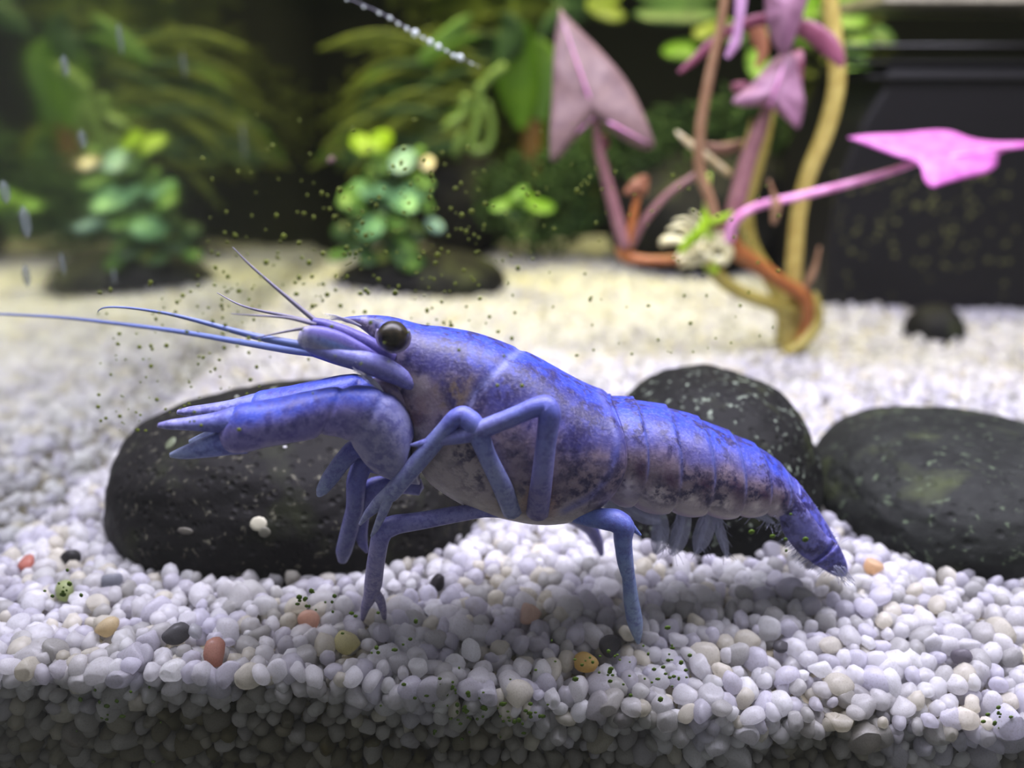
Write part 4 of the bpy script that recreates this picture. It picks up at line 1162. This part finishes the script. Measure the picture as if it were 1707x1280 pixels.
# ------------------------------------------------------------------ fern and leaves at the back
YR = 40.0
fb = W(700, 262, YR)
fern = empty('trailing_fern', (fb[0], YR, fb[2]), 'olive green fern of thin drooping straps against the dark back', 'fern')
rr = random.Random(21)
for i in range(64):
    x0, y0 = 770+rr.uniform(-60, 50), 110+rr.uniform(-20, 110)
    L_ = rr.uniform(90, 210); a0 = math.pi - rr.uniform(-0.45, 0.35)
    pts, x, y, an = [], x0, y0, a0
    yy = YR+rr.uniform(-1.5, 2.0)
    for k in range(5):
        pts.append((x, y, yy, (5, 8, 8, 6, 2)[k]*rr.uniform(0.7, 1.1)))
        x += math.cos(an)*L_/4; y -= math.sin(an)*L_/4; an += rr.uniform(0.08, 0.30)
    strip('frond', pts, rr.choice([M_olv, M_olv, M_g4, M_bright]), fern, n=3)
for i in range(30):
    x0, y0 = 860+rr.uniform(-60, 60), 40+rr.uniform(-50, 60)
    L_ = rr.uniform(100, 200); an = math.pi-rr.uniform(-0.5, 0.4); pts = []; x, y = x0, y0; yy = 42.4+rr.uniform(-0.4, 0.4)
    for k in range(5):
        pts.append((x, y, yy, (6, 11, 12, 9, 2)[k]*rr.uniform(0.7, 1.1)))
        x += math.cos(an)*L_/4; y -= math.sin(an)*L_/4; an += rr.uniform(0.05, 0.25)
    strip('frond', pts, rr.choice([M_olv, M_g4, M_olv]), fern, n=3)
for i in range(34):
    x0, y0 = 720+rr.uniform(-110, 80), 200+rr.uniform(-20, 70)
    strip('frond', [(x0, y0, YR-0.5, 4), (x0-rr.uniform(20, 50), y0+rr.uniform(-18, 18), YR-0.6, 7), (x0-rr.uniform(60, 110), y0+rr.uniform(-10, 44), YR-0.7, 2)], rr.choice([M_olv, M_g4, M_g4]), fern, n=3)
strip('frond', [(690, 66, YR-2, 4), (640, 60, YR-2, 9), (590, 66, YR-2, 9), (530, 82, YR-2, 2)], M_olv, fern, n=4, label='long straight strap pointing left')
strip('frond', [(700, 100, YR-2, 6), (735, 72, YR-2, 14), (765, 45, YR-2, 13), (785, 25, YR-2, 3)], M_g2, fern, n=4)
strip('frond', [(700, 108, YR-2, 2), (735, 90, YR-2, 8), (770, 70, YR-2, 8), (800, 60, YR-2, 3)], M_bright, fern, n=4)
# curling runners
YU = 37.5
cb = W(800, 262, YU)
cu = empty('curled_runner', (cb[0], YU, cb[2]), 'pale green looping runners hanging above the round black stone', 'plant')
for pth in ([(800, 140, 7), (800, 180, 8), (792, 220, 8), (786, 246, 8), (800, 252, 7), (816, 240, 7), (820, 205, 6), (812, 170, 5)], [(776, 160, 9), (772, 190, 8), (752, 206, 9), (740, 214, 5)], [(768, 220, 6), (764, 240, 8), (758, 256, 5)],
            [(842, 110, 8), (820, 126, 8), (804, 145, 7)]):
    stem([(a_, b_, YU, r_) for a_, b_, r_ in pth], M_gstem, 'runner', parent=cu)
# tall broad leaves
YL = 40.0
lb = W(880, 330, YL)
bl = empty('broad_leaved_plant', (lb[0], YL, float(gz(lb[0], YL))), 'tall plant with broad bright green blades and a brown stalk behind the mauve leaf', 'plant')
stem([(880, 400, YL, 14), (884, 300, YL, 17), (888, 220, YL, 18), (884, 170, YL, 12)], mat_stem('stalk_brown', (104, 76, 30), (122, 92, 44)), 'stalk', parent=bl)
for i, (pts, mt) in enumerate([([(870, 215, YL-1, 8), (866, 175, YL-1, 30), (862, 130, YL-1, 38), (866, 80, YL-1, 30), (880, 40, YL-1, 5)], M_bright),
                 ([(900, 200, YL-0.5, 10), (905, 150, YL-.5, 26), (902, 100, YL-.5, 30), (890, 62, YL-.5, 6)], M_g2),
                 ([(835, 105, YL-1.4, 6), (848, 75, YL-1.4, 26), (852, 50, YL-1.4, 24), (840, 20, YL-1.4, 6)], M_g4),
                 ([(900, 60, YL-1.6, 6), (925, 40, YL-1.6, 20), (960, 22, YL-1.6, 22), (1000, 16, YL-1.6, 5)], M_g4),
                 ([(850, 40, YL, 8), (880, 25, YL, 28), (915, 12, YL, 26), (945, -6, YL, 8)], M_olv),
                 ([(800, 40, YL+1, 8), (780, 22, YL+1, 30), (740, 10, YL+1, 34), (700, -8, YL+1, 8)], M_olv),
                 ([(920, 330, YL+1, 10), (940, 300, YL+1, 34), (930, 250, YL+1, 40), (915, 200, YL+1, 12)], M_g4),
                 ([(895, 268, YL+.5, 8), (912, 230, YL+.5, 24), (918, 180, YL+.5, 26), (910, 130, YL+.5, 8)], M_bright),
                 ([(985, 300, YL+1.5, 10), (970, 270, YL+1.5, 30), (948, 232, YL+1.5, 30), (935, 200, YL+1.5, 8)], M_olv)]):
    strip('blade', pts, mt, bl, n=6)
# leaves floating down from the surface behind the pink plant
YT2 = 38.0
tb = W(1150, 60, YT2)
tl = empty('floating_leaf_plant', (tb[0], YT2, tb[2]), 'bright green oval leaves spread just under the surface behind the pink plant', 'plant')
stem([(1090, 20, YT2+.5, 4), (1180, 30, YT2+.5, 5), (1300, 60, YT2+.5, 5), (1420, 90, YT2+.5, 5)], M_gstem, parent=tl)
for i, (x, y, l_, w_, an, mt) in enumerate([(1130, 24, 150, 34, 0.0, M_g4), (1180, 45, 60, 34, -0.7, M_olv), (1145, 82, 84, 36, -0.1, M_bright), (1265, 110, 60, 40, 1.2, M_g2), (1345, 20, 60, 34, 0.1, M_bright), (1415, 30, 66, 40, 0.2, M_g2),
         (1425, 62, 66, 32, 0.5, M_g2), (1425, 112, 56, 46, 0.3, M_g1), (1335, 66, 50, 24, 0.3, M_bright), (1315, 235, 60, 22, 0.9, M_g2), (1420, 160, 50, 40, 0.2, M_olv), (1390, 190, 50, 30, -0.8, M_olv), (1010, 20, 70, 30, 0.3, M_olv), (1470, 60, 50, 30, 0.6, M_g4), (1220, 60, 60, 30, 0.4, M_g4)]):
    leaf('leaf', oval(x, y, l_, w_, an, 12), (x, y), YT2-0.3*(i % 4), mt, tl, ty=-0.03, bulge=0.25, sub=2, seed=60+i)
# moss over the boulder and along the back
def moss(name, boxes, n, mat, label, Y0, dY, size, seed, cat='moss'):
    r = random.Random(seed); parts = []
    for i in range(n):
        x0, y0, x1, y1 = r.choice(boxes)
        cx, cy = (x0+x1)/2, (y0+y1)/2
        a = r.uniform(0, 2*math.pi); q = math.sqrt(r.random())
        x, y = cx+(x1-x0)/2*q*math.cos(a), cy+(y1-y0)/2*q*math.sin(a)
        p = W(x, y, Y0+r.uniform(-dY, dY)); s = size*r.uniform(0.6, 1.4)
        d = np.array([r.gauss(0, 1), r.gauss(0, 1), r.gauss(0.3, 1)]); d /= np.linalg.norm(d)
        e = np.cross(d, [0.3, 1, 0.2]); e /= np.linalg.norm(e); g_ = np.cross(d, e)
        b0, b1, b2, b3 = p, p+d*s*0.5+e*s*0.2, p+d*s, p+d*s*0.5-e*s*0.2
        t_ = p+d*s*0.5+g_*s*0.12
        parts.append((np.array([b0, b1, b2, b3, t_]), [[0, 1, 4], [1, 2, 4], [2, 3, 4], [3, 0, 4], [0, 3, 2, 1]]))
    v, f = merge(parts)
    o = obj(name, v, f, mat, base=W(boxes[0][0], boxes[0][1], Y0))
    tag(o, label, cat, None, 'stuff')
M_m1 = mat_leaf('moss_green', (28, 56, 14), (52, 86, 26), 100, 0.6, 0.35)
M_m2 = mat_leaf('moss_olive', (62, 74, 22), (104, 114, 42), 100, 0.6, 0.35)
moss('moss', [(1060, 170, 1280, 320), (960, 200, 1120, 300), (1180, 150, 1330, 260)], 1500, M_m1, 'dark green moss heaped over the boulder behind the pink plant', 38.0, 1.5, 0.55, 1)
moss('moss', [(540, 100, 860, 290), (800, 180, 1000, 400), (620, 20, 900, 200)], 2200, M_m2, 'olive moss tangled between the fern and the broad leaves', 44.2, 0.3, 0.6, 2)
moss('moss', [(1330, 20, 1480, 250), (1280, 120, 1420, 300)], 700, M_m2, 'olive moss between the floating leaves and the filter', 41.5, 1.0, 0.7, 3)
moss('moss', [(800, 260, 1010, 420)], 700, M_m1, 'dark green moss on the gravel right of the small plant', 39.0, 1.2, 0.6, 4)

# ------------------------------------------------------------------ filter box
M_filter = mat_plain('filter_black', (14, 12, 15), 0.5, 0.3)
YFB = 30.0
fz = W(1500, 525, YFB)[2]
def fx(px, py): return W(px, py, YFB)
prof = [(1372, 540), (1376, 420), (1396, 300), (1436, 205), (1470, 150), (1478, 112)]
pts = [fx(*q) for q in prof]
topz = fx(1478, 112)[2]; rx = fx(1860, 300)[0]
ring = [(p[0], p[2]) for p in pts] + [(rx, topz), (rx, pts[0][2])]
v = np.array([(a_, YFB, b_) for a_, b_ in ring]+[(a_, YFB+7, b_) for a_, b_ in ring]); n = len(ring)
f = [list(range(n)), list(range(2*n-1, n-1, -1))]+[[i, n+i, n+(i+1) % n, (i+1) % n] for i in range(n)]
flt = empty('filter_box', ((pts[0][0]+rx)/2, YFB, pts[0][2]), 'black filter box with sloping side standing at the right back', 'filter')
o = obj('housing', v, f, M_filter, flt, smooth=False)
m_ = o.modifiers.new('edge', 'BEVEL'); m_.width = 0.002; m_.segments = 2
x0_ = fx(1476, 100)[0]
M_glint = mat_plain('filter_glint', (44, 42, 46), 0.2, 0.6)  # strips added for the light streaks; this tone paints their highlight
for k, (py, hh) in enumerate(((128, 0.05), (104, 0.04), (75, 0.03))):
    zz = fx(1600, py)[2]
    bv, bf = box(x0_-0.4*k-0.6, rx, YFB-0.25+0.1*k, YFB+6, zz-hh, zz+hh)
    o = obj('rim', bv, bf, M_glint if k == 2 else M_filter, flt, smooth=False)
    m_ = o.modifiers.new('edge', 'BEVEL'); m_.width = 0.0008; m_.segments = 2

# ------------------------------------------------------------------ bubbles on a thread
M_bub, nt, b, out = newmat('bubble')
b.inputs['Base Color'].default_value = (0.85, 0.92, 0.9, 1); b.inputs['Roughness'].default_value = 0.05
b.inputs['Transmission Weight'].default_value = 0.6; b.inputs['IOR'].default_value = 1.15
b.inputs['Coat Weight'].default_value = 0.7
YB2 = 19.0
tv, tf = tube([(560, -12, YB2, 0.45), (640, 24, YB2, 0.45), (720, 72, YB2, 0.45), (800, 112, YB2, 0.4)], 6, 6)
o = obj('thread', tv, tf, M_hair, base=W(560, -12, YB2)); tag(o, 'thin slanting thread hung with air bubbles at the top', 'thread')
bs = [(578, 0, 2), (606, 12, 2.5), (632, 22, 3), (650, 30, 3.5), (664, 40, 3), (678, 48, 3.5), (692, 55, 6.5), (705, 63, 3), (717, 70, 5.5), (731, 78, 5.5), (744, 85, 2.5), (756, 93, 4), (767, 96, 6), (786, 106, 2)]
order_w = ['first', 'second', 'third', 'fourth', 'fifth', 'sixth', 'seventh', 'eighth', 'ninth', 'tenth', 'eleventh', 'twelfth', 'thirteenth', 'last']
v, f = ico(3)
for w_, (x, y, r_) in zip(order_w, bs):
    o = obj('air_bubble', v*r_*K(x, y, YB2)+W(x, y, YB2-0.05), f.tolist(), M_bub, base=W(x, y, YB2))
    tag(o, '%s clear air bubble down the slanting thread from its top end' % w_, 'bubble', 'air bubbles on the thread')

# ------------------------------------------------------------------ marks on the glass
rr = random.Random(33)
M_alg = mat_plain('algae_speck', (112, 124, 34), 0.6, 0.2)
M_alg2 = mat_plain('algae_dark', (74, 98, 22), 0.6, 0.2)
sv, sf = ico(1)
def specks(name, spots, mat, label):
    parts = []
    for x, y, r_ in spots:
        k = K(x, y, YF)
        r_ *= 1.3
        s = np.array([r_*rr.uniform(0.7, 1.3), 0.012/k, r_*rr.uniform(0.7, 1.2)])*k
        parts.append((sv*s+W(x, y, YF+0.014), sf.tolist()))
    v, f = merge(parts)
    o = obj(name, v, f, mat, wf); o['kind'] = 'stuff'; o['label'] = label
sp_ = []
for i in range(330):
    x = rr.gauss(620, 190); y = rr.gauss(420, 110)
    if 330 < x < 1010 and 190 < y < 660: sp_.append((x, y, rr.choice([1.4, 1.8, 2.2, 2.8, 3.4])))
for i in range(110):
    sp_.append((rr.uniform(160, 430), rr.uniform(470, 720), rr.choice([1.3, 1.8, 2.2, 2.8])))
for i in range(60):
    sp_.append((rr.uniform(960, 1300), rr.uniform(280, 600), rr.choice([1.4, 2.0, 2.6])))
specks('algae_speck', sp_, M_alg, 'yellow green algae specks on the front glass')
sp2 = []
for (cx, cy, sx, sy, n) in ((785, 1185, 26, 22, 30), (870, 1195, 30, 14, 18), (1105, 1110, 36, 28, 26), (1010, 1105, 24, 16, 10), (640, 1060, 40, 30, 12), (110, 985, 20, 10, 10), (520, 1000, 14, 12, 14), (1000, 1130, 60, 30, 14), (1300, 900, 20, 12, 6), (750, 1170, 60, 30, 16), (1670, 1200, 18, 10, 12), (180, 1200, 60, 40, 14)):
    for i in range(n): sp2.append((rr.gauss(cx, sx), rr.gauss(cy, sy), rr.choice([1.8, 2.4, 3.0, 4.0])))
specks('algae_cluster', sp2, M_alg2, 'dark green algae clusters on the lower front glass')
# water streaks dried on the left pane
M_str = mat_film('streak', (120, 130, 132), 0.3)
for (x, y, wd, hh) in ((42, 370, 9, 28), (44, 460, 6, 20), (406, 235, 6, 34), (137, 232, 7, 16), (108, 110, 7, 18), (200, 65, 5, 26), (306, 108, 5, 22), (104, 440, 4, 20), (190, 460, 3, 14), (8, 320, 8, 20)):
    d = ray(x, y); P = CAM+d*(XW/d[0])
    s = P[1]/d[1]/F
    v = sv*np.array([0.01, wd*s*2.2, hh*s])+P+np.array([0.012, 0, 0])
    obj('water_streak', v, sf.tolist(), M_str, wl)
# pale scrap drifting near the dark corner
c = W(552, 266, 26)
o = leaf('plant_scrap', oval(552, 266, 14, 10, -0.6, 8), (552, 266), 22, M_mauve, None, bulge=0.05, sub=2)
tag(o, 'tiny pale pink plant scrap drifting before the dark back', 'scrap')

fs = []
for i in range(120):
    x, y = rr.uniform(1390, 1700), 290+abs(rr.gauss(0, 1))*110
    if y < 515: fs.append((x, y, rr.choice([2.0, 2.8, 3.6])))
parts = []
for x, y, r_ in fs:
    k = K(x, y, YFB)
    parts.append((sv*np.array([r_*rr.uniform(0.8, 1.6)*k, 0.03, r_*k])+W(x, y, YFB-0.01), sf.tolist()))
v, f = merge(parts)
o = obj('algae_speck', v, f, mat_plain('filter_speck', (104, 106, 62), 0.6, 0.2), flt); o['kind'] = 'stuff'; o['label'] = 'dull yellow green specks on the filter front'
bv, bf = box(W(1470, 0, YFB)[0], rx, YFB-0.1, YFB+6, W(1500, 3, YFB)[2], W(1500, -14, YFB)[2])  # added pale strip in place of the bright water line
tag(obj('waterline_strip_1', bv, bf, mat_plain('pale_waterline', (186, 180, 160), 0.5), smooth=False), 'pale added strip standing in for the bright water line at top right', None, None, 'structure')

# pale shell scraps stuck on the big black rock
from mathutils.bvhtree import BVHTree
big = [o_ for o_ in COL.objects if o_.get('label', '').startswith('large smooth black lava')][0]
bm_ = bmesh.new(); bm_.from_mesh(big.data); tree = BVHTree.FromBMesh(bm_)
for (x, y, w_, h_, c_) in ((431, 873, 14, 12, (176, 172, 150)), (441, 887, 10, 9, (104, 102, 88)), (309, 885, 14, 6, (92, 88, 78)), (284, 739, 11, 12, (96, 104, 78)), (475, 745, 3, 2, (230, 230, 230)), (455, 650, 12, 6, (120, 130, 112)), (395, 662, 5, 3, (180, 184, 170))):
    d_ = Vector(ray(x, y)).normalized()
    hit = tree.ray_cast(Vector(CAM)*CM-big.location, d_)
    if hit[0] is None: continue
    P = np.array((hit[0]+big.location)/CM); k = np.linalg.norm(P-CAM)/F
    nrm = np.array(hit[1]); u_ = np.cross(nrm, [0, 0, 1.0]); u_ /= np.linalg.norm(u_); w2 = np.cross(u_, nrm)
    vv, ff = ico(2)
    vv = P+(vv[:, :1]*u_*w_+vv[:, 1:2]*w2*h_)*k+vv[:, 2:3]*nrm*0.02
    o = obj('shell_scrap', vv, ff.tolist(), mat_plain('shell_scrap', c_, 0.5), big)
bm_.free()
